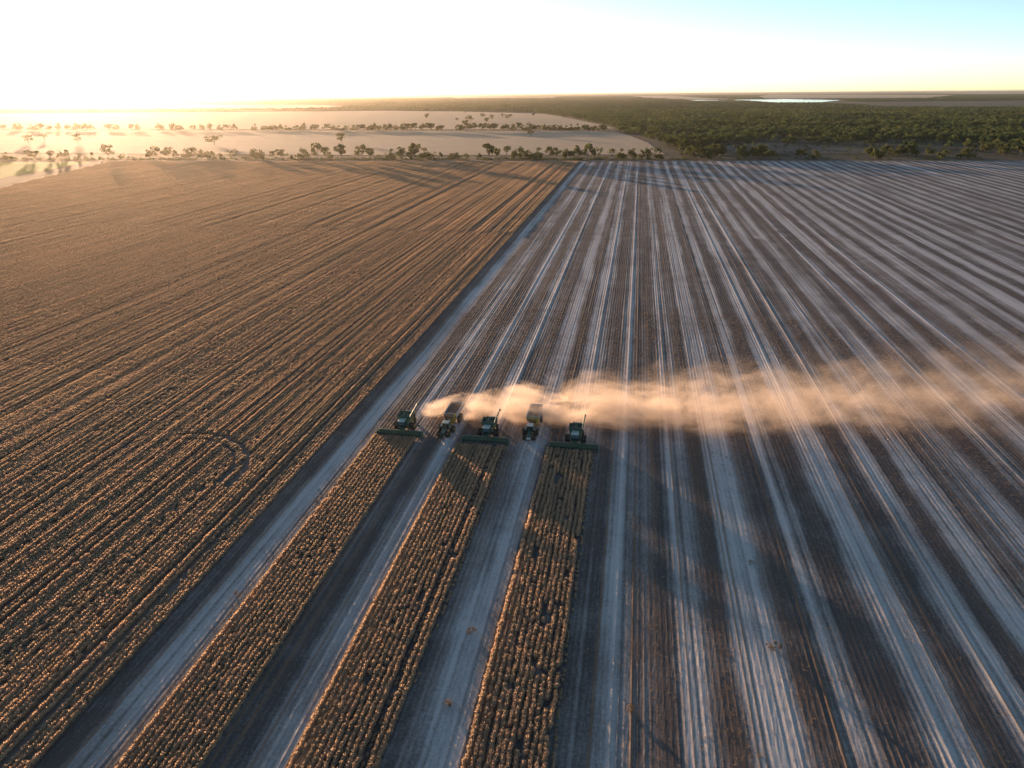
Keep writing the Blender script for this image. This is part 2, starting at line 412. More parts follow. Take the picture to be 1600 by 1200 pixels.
# ------------------------------------------------------------------ crop plants
def ico(sub):
    bm = bmesh.new(); bmesh.ops.create_icosphere(bm, subdivisions=sub, radius=1)
    bm.verts.ensure_lookup_table(); v = np.array([x.co[:] for x in bm.verts]); f = [tuple(q.index for q in p.verts) for p in bm.faces]
    bm.free(); return v, f
ICO1, ICO1F = ico(1); ICO2, ICO2F = ico(2)
def crop_plant(r, rad=0.37, h=0.82, fuzz=34, base=(ICO2, ICO2F)):
    """one bushy ripe plant: lumpy dome with pods and leaf tips standing out of it"""
    v = base[0].copy(); v *= (1 + (r.random(len(v)) - 0.5)[:, None] * 0.30)
    keep = v[:, 2] > -0.45
    v[:, 0] *= rad; v[:, 1] *= rad * 1.6; v[:, 2] = (v[:, 2] * 0.55 + 0.42) * h
    f = [q for q in base[1] if keep[q[0]] and keep[q[1]] and keep[q[2]]]
    V = [v]; off = len(v); F = list(f)
    for _ in range(fuzz):
        a, z = r.random() * 6.283, r.random()
        d = np.array([math.cos(a) * math.sqrt(1 - z * z), math.sin(a) * math.sqrt(1 - z * z), z])
        p = np.array([d[0] * rad, d[1] * rad * 1.6, (d[2] * 0.55 + 0.42) * h]) * 0.97
        t = np.cross(d, r.normal(size=3)); t /= np.linalg.norm(t) + 1e-6
        s = 0.06 + 0.06 * r.random()
        V.append(np.array([p - t * s, p + t * s, p + d * s * 2.2 + r.normal(size=3) * 0.03])); F.append((off, off + 1, off + 2)); off += 3
    return np.concatenate(V), F, [0] * len(F)
pr = np.random.default_rng(5)
plants = [crop_plant(pr) for _ in range(7)]
small = [crop_plant(pr, 0.38, 0.84, 10, (ICO1, ICO1F)) for _ in range(10)]

def near_pts(xrow, yy, r, jit=0.07, hs=1.0):
    n = len(yy)
    big = r.random(n)
    s = 0.88 + 0.24 * big
    return dict(x=xrow + r.normal(size=n) * jit, y=yy + r.normal(size=n) * 0.06, z=np.zeros(n), rot=r.integers(0, 2, n) * math.pi + r.normal(size=n) * 0.25,
                sx=s, sy=s * (0.95 + 0.2 * r.random(n)), sz=hs * (0.88 + 0.2 * r.random(n)), vid=r.integers(0, len(plants), n))
def cat_pts(L): return {k: np.concatenate([d[k] for d in L]) for k in L[0]}

def strip(name, label, x0, x1, y1, gaps, seed, sparse=(), ragged=0.0, miss=0.02):
    r = np.random.default_rng(seed); L = []
    rows = np.arange(x0 + 0.5, x1, 1.0)
    for i, xr in enumerate(rows):
        if i in gaps: continue
        yy = np.arange(44, y1, 0.52); yy = yy + r.normal() * 0.1
        wav = (fbm1(yy, seed * 50 + i, 0.12) - 0.5) * 0.5 * ragged + (fbm1(yy, seed * 90 + i, 0.5) - 0.5) * 0.35 * ragged
        m_ = miss + 0.35 * (fbm1(yy, seed * 31 + i, 0.07) < 0.16)
        hs = 1.0
        if i in sparse: m_ = m_ + 0.55; hs = 0.6
        k = r.random(len(yy)) > m_
        if ragged: k &= ~((fbm1(yy, seed * 17 + i, 0.35) < 0.17 * ragged))
        p = near_pts(xr, yy[k], r, 0.06, hs); p['x'] = p['x'] + wav[k]
        if i in sparse:
            for s_ in ('sx', 'sy'): p[s_] = p[s_] * 0.6
        if i == 0: p['sz'] = p['sz'] * 1.08
        L.append(p)
    P = cat_pts(L)
    o = scatter(name, plants, P, [M_crop], label=label, cat='crop')
    return o
strip('crop_strip', 'leftmost of the three standing crop strips, in front of the leftmost harvester', -67.6, -55.4, 168.0, (), 101)
strip('crop_strip', 'middle of the three standing crop strips with a bare wheel gap near its right edge', -43.8, -30.2, 166.5, (), 102, sparse=(10, 13), ragged=0.3)
strip('crop_strip', 'rightmost standing crop strip of ragged wavy rows, in front of the rightmost harvester', -19.5, -6.2, 167.6, (), 103, sparse=(12,), ragged=0.7, miss=0.03)

# cut stalks and straw tufts along the drill rows of the harvested ground
M_tuft = leafy('straw_tufts', (0.24, 0.16, 0.09), (0.50, 0.37, 0.23), 0.3)
def tuft(r):
    V, F = [], []
    for k in range(9):
        b0 = r.normal(size=2) * 0.16; a = r.random() * 6.28; hgt = 0.08 + 0.16 * r.random(); o_ = len(V)
        c, s_ = math.cos(a) * 0.035, math.sin(a) * 0.035; ln = r.normal(size=2) * 0.09
        V += [(b0[0] - c, b0[1] - s_, 0), (b0[0] + c, b0[1] + s_, 0), (b0[0] + ln[0], b0[1] + ln[1], hgt)]; F.append((o_, o_ + 1, o_ + 2))
    return np.array(V), F, [0] * len(F)
r = np.random.default_rng(314)
n = 150000
ty = np.sqrt(r.random(n) * (300 ** 2 - 50 ** 2) + 50 ** 2); tx = np.round(r.random(n) * 260 - 79) + r.normal(size=n) * 0.14
tn, og, tk_, ch_ = stubble_fields(tx, ty)
k = in_view(tx, ty, 30) & (tx > -79) & (r.random(n) < 0.10 + 0.75 * og + 0.5 * vn2(tx, ty, 61, 0.25, 0.03) ** 3)
for a_, b_ in ((-67.6, -55.4), (-43.8, -30.2), (-19.5, -6.2)): k &= ~((tx > a_ - 0.3) & (tx < b_) & (ty < 169))
tx, ty = tx[k], ty[k]; n = len(tx); print('tufts', n)
s_ = 0.6 + 0.9 * r.random(n) ** 2
scatter('straw_tufts', [tuft(r) for _ in range(6)], dict(x=tx, y=ty, z=np.zeros(n), rot=r.random(n) * 6.28, sx=s_, sy=s_ * 1.3, sz=s_ * 0.8, vid=r.integers(0, 6, n)), [M_tuft],
        label='loose straw tufts and cut stalks scattered over the harvested ground', cat='straw')

# left field, nearer part: plant by plant
L = []
r = np.random.default_rng(77)
ARC = (-114.0, 140.0)                    # wheel arc pressed through the rows
for i in range(400):
    xr = -79.8 - i * 1.0
    j = i % 12; kk = i // 12
    g24 = (j in (4, 7)) and (kk % 3 != 2)
    if g24: xr_off = 0
    yy = np.concatenate([np.arange(44, 260, 0.60), np.arange(260, 476, 0.72)]) + r.normal() * 0.1
    v = in_view(np.full(len(yy), xr), yy, 60)
    yy = yy[v]
    if len(yy) == 0: continue
    miss = 0.05 + 0.28 * (fbm1(yy, 900 + i, 0.06) < 0.2)
    if (j in (4, 7)): miss = miss + (0.95 if kk % 2 == 0 else 0.45)
    k = r.random(len(yy)) > miss
    d = np.hypot(xr - ARC[0], yy - ARC[1]); ang = np.arctan2(yy - ARC[1], xr - ARC[0])
    k &= ~(((np.abs(d - 20.9) < 0.85) | (np.abs(d - 17.8) < 0.75)) & (ang > -0.25) & (ang < 1.95))
    yy = yy[k]
    if len(yy): L.append(near_pts(xr, yy, r, 0.06 + 0.05 * (fbm1(np.array([i]), 5, 0.5)[0]), 0.78 + 0.40 * r.random()))
P = cat_pts(L)
far_k = P['y'] > 200
n1 = len(P['x'])
P['vid'] = np.where(far_k, len(plants) + (P['vid'] + (P['y'] * 7).astype(int)) % 10, P['vid'])
print('near field plants', n1)
# beyond: 12 m blocks of rows
def block(r, n_y=20, gap=(4, 7), w=12.0):
    V, F, off = [], [], 0
    for i in range(12):
        x = i + 0.5 + r.normal() * 0.08; hrow = 0.72 + 0.5 * r.random()
        for y in np.arange(0, w, 0.75):
            m_ = 0.05 + (0.97 if i in gap else 0)
            if r.random() < m_: continue
            v, f, _ = small[r.integers(0, len(small))] if False else block_small[r.integers(0, 6)]
            s = 0.9 + 0.35 * r.random(); a = r.integers(0, 2) * math.pi + r.normal() * 0.25
            c, s_ = math.cos(a), math.sin(a)
            q = v.copy() * s; q = np.stack([q[:, 0] * c - q[:, 1] * s_, q[:, 0] * s_ + q[:, 1] * c, q[:, 2] * hrow * (0.9 + 0.2 * r.random())], 1)
            q += np.array([x + r.normal() * 0.06, y + r.normal() * 0.06, 0])
            V.append(q); F += [tuple(t_ + off for t_ in t) for t in f]; off += len(q)
    return np.concatenate(V), F, [0] * len(F)
block_small = [crop_plant(pr, 0.40, 0.86, 12, (ICO1, ICO1F)) for _ in range(6)]
blocks = [block(pr, gap=gp) for gp in ((4, 7), (), (4, 7), (7,), (1,), (4, 7))]
bx, by, bv = [], [], []
for i in range(60):
    for y in np.arange(476, 1100, 12.0):
        x = -79.3 - 12 * (i + 1)
        if y + 12 > edge_y(x) - 1: continue
        if not inside([x + 6], [y + 6], [(-79.3, 0), (-79.3, 1100), (-741, 1000), (-741, 955), (-640, 655), (-380, 150), (-250, 0)])[0]: continue
        if not in_view([x + 6], [y + 6], 60)[0]: continue
        bx.append(x); by.append(y); bv.append([0, 3, 2, 1, 5, 4, 0, 1, 2, 3][i % 10])
nb = len(bx); print('blocks', nb)
Q = dict(x=np.array(bx), y=np.array(by), z=np.zeros(nb), rot=np.zeros(nb), sx=np.ones(nb), sy=np.ones(nb), sz=np.ones(nb) * (0.9 + 0.2 * r.random(nb)), vid=np.array(bv) + len(plants) + 10)
scatter('crop_field', plants + small + blocks, cat_pts([P, Q]), [M_crop], label='wide field of ripe orange brown crop standing in rows on the left', cat='crop')

# ------------------------------------------------------------------ trees
def tube(V, F, MI, p0, p1, r0, r1, mi, n=5):
    p0 = np.array(p0, float); p1 = np.array(p1, float); d = p1 - p0; d /= np.linalg.norm(d)
    a = np.cross(d, [0.3, 0.9, 0.1]); a /= np.linalg.norm(a); b_ = np.cross(d, a)
    off = len(V)
    for p, rr in ((p0, r0), (p1, r1)):
        for k in range(n):
            t = 2 * math.pi * k / n; V.append(tuple(p + (a * math.cos(t) + b_ * math.sin(t)) * rr))
    for k in range(n):
        F.append((off + k, off + (k + 1) % n, off + n + (k + 1) % n, off + n + k)); MI.append(mi)
def tree_parts(r, cards=260, H=1.0, spread=0.8, lobes=7, low=False, size=0.075, bare=0.0):
    """unit-height tree. returns trunk (V,F) and crown (V,F)"""
    TV, TF, TM = [], [], []
    lean = r.normal(size=2) * 0.05
    fork = 0.20 + 0.15 * r.random() if not low else 0.06
    top = np.array([lean[0], lean[1], fork])
    tube(TV, TF, TM, (0, 0, -0.03), top, 0.030, 0.022, 0, 6)
    CV, CF = [], []
    for k in range(lobes):
        a = 2 * math.pi * (k + r.random() * 0.8) / lobes
        rad = spread * 0.5 * (0.25 + 0.65 * r.random())
        hz = (0.42 if not low else 0.2) + (0.46 if not low else 0.55) * r.random()
        if k == 0: rad *= 0.3; hz = 0.82
        c = np.array([math.cos(a) * rad, math.sin(a) * rad, hz])
        mid = top * 0.5 + c * 0.5 + r.normal(size=3) * 0.02
        tube(TV, TF, TM, top, mid, 0.016, 0.010, 0, 4); tube(TV, TF, TM, mid, c, 0.010, 0.003, 0, 4)
        rx = spread * (0.16 + 0.12 * r.random()); rz = (0.10 + 0.09 * r.random()) * (1.25 if low else 1)
        m = int(cards / lobes)
        for _ in range(m):
            d = r.normal(size=3); d /= np.linalg.norm(d)
            q = c + d * np.array([rx, rx, rz]) * (0.45 + 0.6 * r.random())
            if q[2] < 0.04: continue
            u = r.normal(size=3); u /= np.linalg.norm(u); w_ = np.cross(u, r.normal(size=3)); w_ /= np.linalg.norm(w_)
            s = size * (0.6 + 0.8 * r.random())
            o = len(CV)
            CV += [tuple(q - u * s), tuple(q + w_ * s * 0.7), tuple(q + u * s), tuple(q - w_ * s * 0.6)]; CF.append((o, o + 1, o + 2, o + 3))
    return (TV, TF), (CV, CF)
tr = np.random.default_rng(42)
KINDS = {'spreading': dict(spread=1.15, lobes=8), 'upright': dict(spread=0.7, lobes=7), 'rounded': dict(spread=0.95, lobes=9, low=True), 'bushy': dict(spread=1.5, lobes=8, low=True, size=0.10), 'open': dict(spread=1.1, lobes=6, cards=150)}
TREES = {}
for kn, kw in KINDS.items():
    for v in range(4):
        (tv, tf), (cv, cf) = tree_parts(tr, **{'cards': 300, **kw})
        mt = bpy.data.meshes.new('trunk'); mt.from_pydata(tv, [], tf); mt.materials.append(M_bark)
        mc = bpy.data.meshes.new('crown'); mc.from_pydata(cv, [], cf); mc.materials.append(M_leaf)
        TREES.setdefault(kn, []).append((mt, mc))
def put_tree(kn, x, y, h, wd=None, label=None, group=None, z=-0.1, name=None, cat='tree'):
    mt, mc = TREES[kn][random.randrange(4)]
    e = empty(name or {'bushy': 'bushy_tree'}.get(kn, 'gum_tree'), (x, y, z), random.random() * 6.28)
    sxy = h if wd is None else wd / KINDS[kn]['spread']
    e.scale = (sxy, sxy, h)
    link('trunk', mt, e); link('crown', mc, e)
    tag(e, label, cat, group); return e

def px_ground(px, py):
    x, y = px - 800, 600 - py
    c, s = math.cos(ROLL), math.sin(ROLL); x, y = x * c - y * s, x * s + y * c
    up = y * math.cos(PITCH) - FPX * math.sin(PITCH); fw = y * math.sin(PITCH) + FPX * math.cos(PITCH)
    t = CAM_H / -up; X, Y = x * t, fw * t
    return X * CY_ - Y * SY_, X * SY_ + Y * CY_
def ray_to_line(px, dy):
    """ground point seen in column px, on the line running dy metres beyond the crop's far edge"""
    x0, y0 = px_ground(px, 300); x1, y1 = px_ground(px, 260)
    ux, uy = x1 - x0, y1 - y0
    t = (1031 + dy + 0.1016 * x0 - y0) / (uy - 0.1016 * ux)
    return x0 + ux * t, y0 + uy * t

ordw = ['first', 'second', 'third', 'fourth', 'fifth', 'sixth', 'seventh', 'eighth', 'ninth', 'tenth', 'eleventh', 'twelfth', 'thirteenth', 'fourteenth', 'fifteenth', 'sixteenth', 'seventeenth', 'eighteenth', 'nineteenth', 'twentieth']
def nth(i):
    if i < 20: return ordw[i]
    tens = {2: 'twenty', 3: 'thirty', 4: 'forty', 5: 'fifty', 6: 'sixty', 7: 'seventy', 8: 'eighty'}
    n_ = i + 1
    if n_ % 10 == 0: return {20: 'twentieth', 30: 'thirtieth', 40: 'fortieth', 50: 'fiftieth', 60: 'sixtieth', 70: 'seventieth', 80: 'eightieth'}[n_]
    return tens[n_ // 10] + '-' + ordw[n_ % 10 - 1]
# front tree line: (column in the photograph, crown width, height in metres, kind)
front = [(12, 14, 10, 'rounded'), (45, 9, 13, 'upright'), (57, 16, 12, 'spreading'), (80, 8, 12, 'upright'), (97, 12, 11, 'rounded'), (106, 9, 14, 'upright'), (124, 6, 7, 'rounded'), (146, 6, 10, 'open'),
 (168, 17, 19, 'spreading'), (190, 8, 7, 'bushy'), (234, 12, 13, 'rounded'), (247, 15, 16, 'spreading'), (262, 14, 16, 'spreading'), (275, 7, 12, 'upright'), (293, 14, 14, 'rounded'), (303, 14, 16, 'spreading'), (316, 16, 13, 'bushy'), (330, 14, 11, 'bushy'),
 (345, 8, 8, 'rounded'), (364, 13, 13, 'open'), (398, 14, 14, 'rounded'), (407, 16, 13, 'bushy'), (427, 13, 11, 'open'), (440, 16, 13, 'spreading'), (456, 6, 5, 'rounded'), (475, 20, 14, 'rounded'), (498, 20, 20, 'spreading'), (510, 12, 16, 'spreading'), (517, 9, 10, 'rounded'),
 (534, 14, 21, 'upright'), (557, 10, 11, 'open'), (567, 17, 18, 'spreading'), (579, 12, 15, 'upright'), (591, 6, 6, 'rounded'), (611, 14, 15, 'rounded'), (627, 16, 16, 'rounded'), (641, 13, 12, 'rounded'), (649, 16, 22, 'upright'), (666, 24, 16, 'rounded'),
 (689, 6, 9, 'upright'), (706, 10, 8, 'bushy'), (713, 11, 9, 'rounded'), (729, 10, 8, 'open'), (749, 9, 8, 'rounded'), (765, 15, 21, 'upright'), (777, 9, 15, 'upright'), (792, 14, 18, 'open'), (803, 11, 13, 'rounded'), (814, 15, 16, 'rounded'), (824, 10, 12, 'bushy'),
 (839, 20, 16, 'rounded'), (857, 11, 16, 'spreading'), (869, 15, 15, 'spreading'), (883, 13, 13, 'rounded'), (892, 9, 11, 'upright'), (902, 15, 18, 'rounded'), (920, 16, 19, 'spreading'), (927, 9, 14, 'upright'), (935, 11, 15, 'open'), (957, 12, 14, 'open'), (970, 15, 14, 'rounded'),
 (987, 15, 14, 'rounded'), (1003, 10, 12, 'rounded'), (1012, 12, 15, 'rounded'), (1024, 13, 15, 'open'), (1030, 12, 12, 'rounded')]
adj = {'spreading': 'spreading olive', 'upright': 'tall narrow', 'rounded': 'round dense', 'bushy': 'low bushy', 'open': 'thin open'}
for i, (px, wd, h, kn) in enumerate(front):
    x, y = ray_to_line(px, 34 + random.uniform(-7, 7))
    put_tree(kn, x, y, h * 1.08, wd * 1.1, f'{adj[kn]} tree, {nth(i)} from the left in the nearest tree line beyond the crop', 'trees in the nearest tree line')
# second tree line between the two pale fields
second = [6, 24, 30, 48, 58, 66, 78, 90, 108, 118, 126, 135, 144, 170, 184, 205, 216, 247, 254, 268, 276, 284, 303, 317, 330, 342, 354, 368, 400, 413, 425, 432, 440, 447, 466, 475, 490, 497, 510, 523, 530, 541, 552, 561, 568, 578, 585, 593, 603, 611, 620, 629, 637, 644, 650, 660, 668, 675, 683, 690,
          716, 722, 730, 734, 741, 752, 759, 767, 773, 786, 792, 802, 811, 818, 827, 834, 842, 851, 858, 867, 876, 885, 893, 902, 912, 919, 928, 937, 944]
for i, px in enumerate(second):
    x0, y0 = px_ground(px, 300); x1, y1 = px_ground(px, 260); ux, uy = x1 - x0, y1 - y0
    s_ = 0.028; t_ = (1858 + s_ * x0 - y0) / (uy - s_ * ux); x, y = x0 + ux * t_, y0 + uy * t_ + random.uniform(-6, 6)
    big = px > 700
    kn = random.choice(['rounded', 'rounded', 'spreading', 'bushy', 'upright'])
    put_tree(kn, x, y, random.uniform(13, 20), random.uniform(15, 24),
             f'{adj[kn]} tree, {nth(i)} from the left in the tree line between the two pale fields', 'trees in the second tree line')
# lone paddock trees: (base px, py, width m, height m, kind, label)
lone = [(534, 223.5, 22, 19, 'spreading', 'lone spreading tree in the pale field right behind the nearest tree line'),
        (335, 226.5, 30, 17, 'spreading', 'wide flat topped tree standing alone in the pale field on the left'),
        (829, 213, 16, 15, 'spreading', 'lone small tree on the pale field, right of centre, with a thin trunk'),
        (45, 224, 20, 16, 'spreading', 'leftmost lone tree in the pale field, lost in the sun glow'),
        (70, 220, 18, 14, 'open', 'lone tree in the sun glow, second from the left in the pale field'),
        (122, 224, 17, 18, 'spreading', 'lone tree in the sun glow, third from the left in the pale field'),
        (667, 184, 24, 17, 'rounded', 'lone round tree in the farther pale field'),
        (714, 189, 12, 10, 'spreading', 'small lone tree in the farther pale field, left of the scattered group'),
        (727, 178, 12, 12, 'open', 'tiny thin tree at the far edge of the farther pale field'),
        (735, 190, 20, 20, 'spreading', 'taller tree at the left of the scattered group in the farther field'),
        (728, 194, 20, 22, 'rounded', 'dense tree at the near left of the scattered group in the farther field'),
        (755, 184, 20, 16, 'spreading', 'flat topped tree at the back of the scattered group in the farther field'),
        (768, 188, 18, 18, 'spreading', 'tree in the middle of the scattered group in the farther field'),
        (760, 192, 14, 16, 'upright', 'narrow tree in the middle of the scattered group in the farther field'),
        (785, 184, 18, 16, 'open', 'left tree of the pair at the back of the farther field'),
        (795, 187, 26, 18, 'spreading', 'right tree of the pair at the back of the farther field'),
        (834, 182, 16, 14, 'upright', 'small lone tree near the far edge of the farther field'),
        (879, 185, 26, 18, 'spreading', 'rightmost lone tree in the farther field, near the woodland')]
for px, py, wd, h, kn, lb in lone:
    x, y = px_ground(px, py); put_tree(kn, x, y, h, wd, lb, 'lone paddock trees')

# woodland
def wood_edge(y):
    return np.interp(y, [1100, 1143, 1420, 1653, 1795, 1850, 1950, 2250, 2453, 2950, 3341, 3700], [60, 62, 40, 2, -40, -60, -50, -100, -155, -280, -400, -560])
wr = np.random.default_rng(9)
n = 90000
wy = np.sqrt(wr.random(n) * (3600 ** 2 - 1075 ** 2) + 1075 ** 2); wx = wr.random(n) * 4200 - 900
k = in_view(wx, wy, 60) & (wx > wood_edge(wy) + 5) & (wy > edge_y(wx) + 26) & ~inside(wx, wy, BARE2)
wx, wy = wx[k], wy[k]
dens = 0.14 + 0.85 * vn2(wx, wy, 55, 1 / 80., 1 / 80.) + 0.8 * (vn2(wx, wy, 56, 1 / 260., 1 / 140.) - 0.5)
dens += 0.35 * sm(120, 0, wx - wood_edge(wy))               # thicker along the fields
dens -= 0.55 * inside(wx, wy, BARE)
semi = (wy < 1650) & (wx > 190) & (wx < 520) & (wy > edge_y(wx) + 60)
dens -= 0.28 * semi
dens += 0.25 * sm(450, 620, wx) * (wy < 1900)
k = wr.random(len(wx)) < dens * 0.72
wx, wy = wx[k], wy[k]
dist = np.hypot(wx, wy); order = np.argsort(dist); wx, wy = wx[order], wy[order]
NIND = 120
wl = [('broad green tree in the front edge of the woodland on the right', 'trees at the front edge of the woodland')]
for i in range(NIND):
    x, y = wx[i], wy[i]
    kn = wr.choice(['spreading', 'rounded', 'bushy', 'upright', 'rounded'])
    put_tree(str(kn), x, y, 9 + 8 * wr.random(), 11 + 9 * wr.random(), f'{adj[str(kn)]} tree at the front edge of the woodland on the right', f'{adj[str(kn)]} trees at the front edge of the woodland')
def piece_from_tree(r, cards, **kw):
    (tv, tf), (cv, cf) = tree_parts(r, cards=cards, **kw)
    o = len(tv)
    return np.array(list(tv) + list(cv)), list(tf) + [tuple(q + o for q in f) for f in cf], [1] * len(tf) + [0] * len(cf)
wp = [piece_from_tree(tr, 170, spread=1.1, lobes=7, size=0.095), piece_from_tree(tr, 170, spread=0.9, lobes=7, low=True, size=0.10), piece_from_tree(tr, 170, spread=1.3, lobes=8, low=True, size=0.11),
      piece_from_tree(tr, 150, spread=0.8, lobes=6, size=0.09), piece_from_tree(tr, 190, spread=1.0, lobes=9, low=True, size=0.095), piece_from_tree(tr, 120, spread=1.2, lobes=6, size=0.09)]
x, y = wx[NIND:], wy[NIND:]; n = len(x); print('woodland trees', n)
hh_ = (7.5 + 8 * wr.random(n)) * (1 + 0.15 * (y > 2000)); ww_ = hh_ * (0.8 + 0.6 * wr.random(n))
scatter('woodland', wp, dict(x=x, y=y, z=np.full(n, -0.3), rot=wr.random(n) * 6.28, sx=ww_, sy=ww_, sz=hh_, vid=wr.integers(0, 6, n)), [M_leaf2, M_bark],
        label='green woodland spreading to the horizon beyond the fields', cat='woodland')
# low scrub between the trees and along the tree line
n = 26000
sy = np.sqrt(wr.random(n) * (2300 ** 2 - 1060 ** 2) + 1060 ** 2); sx_ = wr.random(n) * 2600 - 300
k = in_view(sx_, sy, 60) & (sx_ > wood_edge(sy) + 2) & (sy > edge_y(sx_) + 20) & (wr.random(n) < 0.25 + 0.75 * vn2(sx_, sy, 77, 1 / 40., 1 / 40.))
sx_, sy = sx_[k], sy[k]
hx = wr.random(900) * 1150 - 1080; hy = edge_y(hx) + 22 + 30 * wr.random(900)
sx_ = np.concatenate([sx_, hx]); sy = np.concatenate([sy, hy]); n = len(sx_)
s_ = 1.0 + 2.2 * wr.random(n) ** 2
scatter('scrub', [piece_from_tree(tr, 50, spread=1.7, lobes=5, low=True, size=0.2) for _ in range(4)], dict(x=sx_, y=sy, z=np.full(n, -0.3), rot=wr.random(n) * 6.28, sx=s_ * 1.3, sy=s_ * 1.3, sz=s_, vid=wr.integers(0, 4, n)), [M_leaf2, M_bark],
        label='low scrub and dry bushes between the woodland trees and along the hedgerow', cat='scrub')
# far woodland in blocks
def far_block(r, n_t, size):
    V, F, off = [], [], 0
    for _ in range(n_t):
        h = 7 + 8 * r.random(); rad = h * (0.35 + 0.3 * r.random()); cx, cy_ = r.random(2) * size
        v = ICO1.copy(); v *= (1 + (r.random(len(v)) - 0.5)[:, None] * 0.7)
        sel = [q for q in ICO1F if min(v[q[0], 2], v[q[1], 2], v[q[2], 2]) > -0.75]
        sel = [sel[j] for j in range(len(sel)) if r.random() > 0.25]
        v = v * np.array([rad, rad, h * 0.42]) + np.array([cx, cy_, h * 0.58])
        V.append(v); F += [tuple(t + off for t in q) for q in sel]; off += len(v)
    return np.concatenate(V), F, [0] * len(F)
fb = [far_block(tr, 170, 160), far_block(tr, 120, 160), far_block(tr, 60, 160)]
gx, gy = np.meshgrid(np.arange(-16000, 14000, 160.0), np.arange(1900, 19000, 160.0)); gx = gx.ravel(); gy = gy.ravel()
cx, cyy = gx + 80, gy + 80
k = in_view(cx, cyy, 60)
k &= ((cyy > 3600) | (cx < 0))
for P_ in (F2, F3, F4, PLAIN, F5, F6, F7, F8, F9, F10, LAKE, LAKE2):
    for ox in (-70, 0, 70):
        for oy in (-70, 70): k &= ~inside(cx + ox, cyy + oy, P_)
    for d_ in (0.03, 0.06, 0.085): k &= ~((cyy > 4200) & inside(cx * (1 + d_), cyy * (1 + d_), P_))
k &= ~((cyy < 3600) & (cx > wood_edge(cyy) - 400))
dn = vn2(cx, cyy, 91, 1 / 1500., 1 / 700.) * 0.6 + vn2(cx, cyy, 92, 1 / 400., 1 / 300.) * 0.4
keep = k & (dn > 0.18)
gx, gy, dn = gx[keep], gy[keep], dn[keep]; n = len(gx); print('far blocks', n)
scatter('far_woodland', fb, dict(x=gx, y=gy, z=np.full(n, -0.5), rot=np.zeros(n), sx=np.ones(n), sy=np.ones(n), sz=(0.9 + 0.3 * wr.random(n)) * np.interp(gy, [3000, 9000, 18000], [1, .75, .5]), vid=np.where(dn > 0.55, 0, np.where(dn > 0.4, 1, 2))), [M_leaf2],
        label='far woodland reading as one dark green mass below the horizon', cat='woodland')

# a few weeds left standing in the stubble
for (px, py, s_, lb) in [(1208, 1014, 1.5, 'dry brown bush alone in the stubble at lower right'), (738, 988, 1.1, 'small dry weed in the pale swath between the middle and right crop strips'),
                        (702, 1102, 1.0, 'dry weed in the pale swath near the bottom edge'), (370, 930, 0.9, 'small dry weed beside the left crop strip'), (985, 1110, 0.9, 'reddish dry weed at the bottom edge right of the crop strips'), (1172, 880, 0.8, 'tiny dry weed in the stubble right of the crop strips')]:
    x, y = px_ground(px, py)
    (tv, tf), (cv, cf) = tree_parts(tr, cards=120, spread=1.6, lobes=6, low=True, size=0.11)
    mt = bpy.data.meshes.new('stems'); mt.from_pydata(tv, [], tf); mt.materials.append(M_bark)
    mc = bpy.data.meshes.new('leaves'); mc.from_pydata(cv, [], cf); mc.materials.append(M_dry)
    e = empty('dry_bush', (x, y, 0.0), 1.0, s_); link('stems', mt, e); link('leaves', mc, e); tag(e, lb, 'bush')

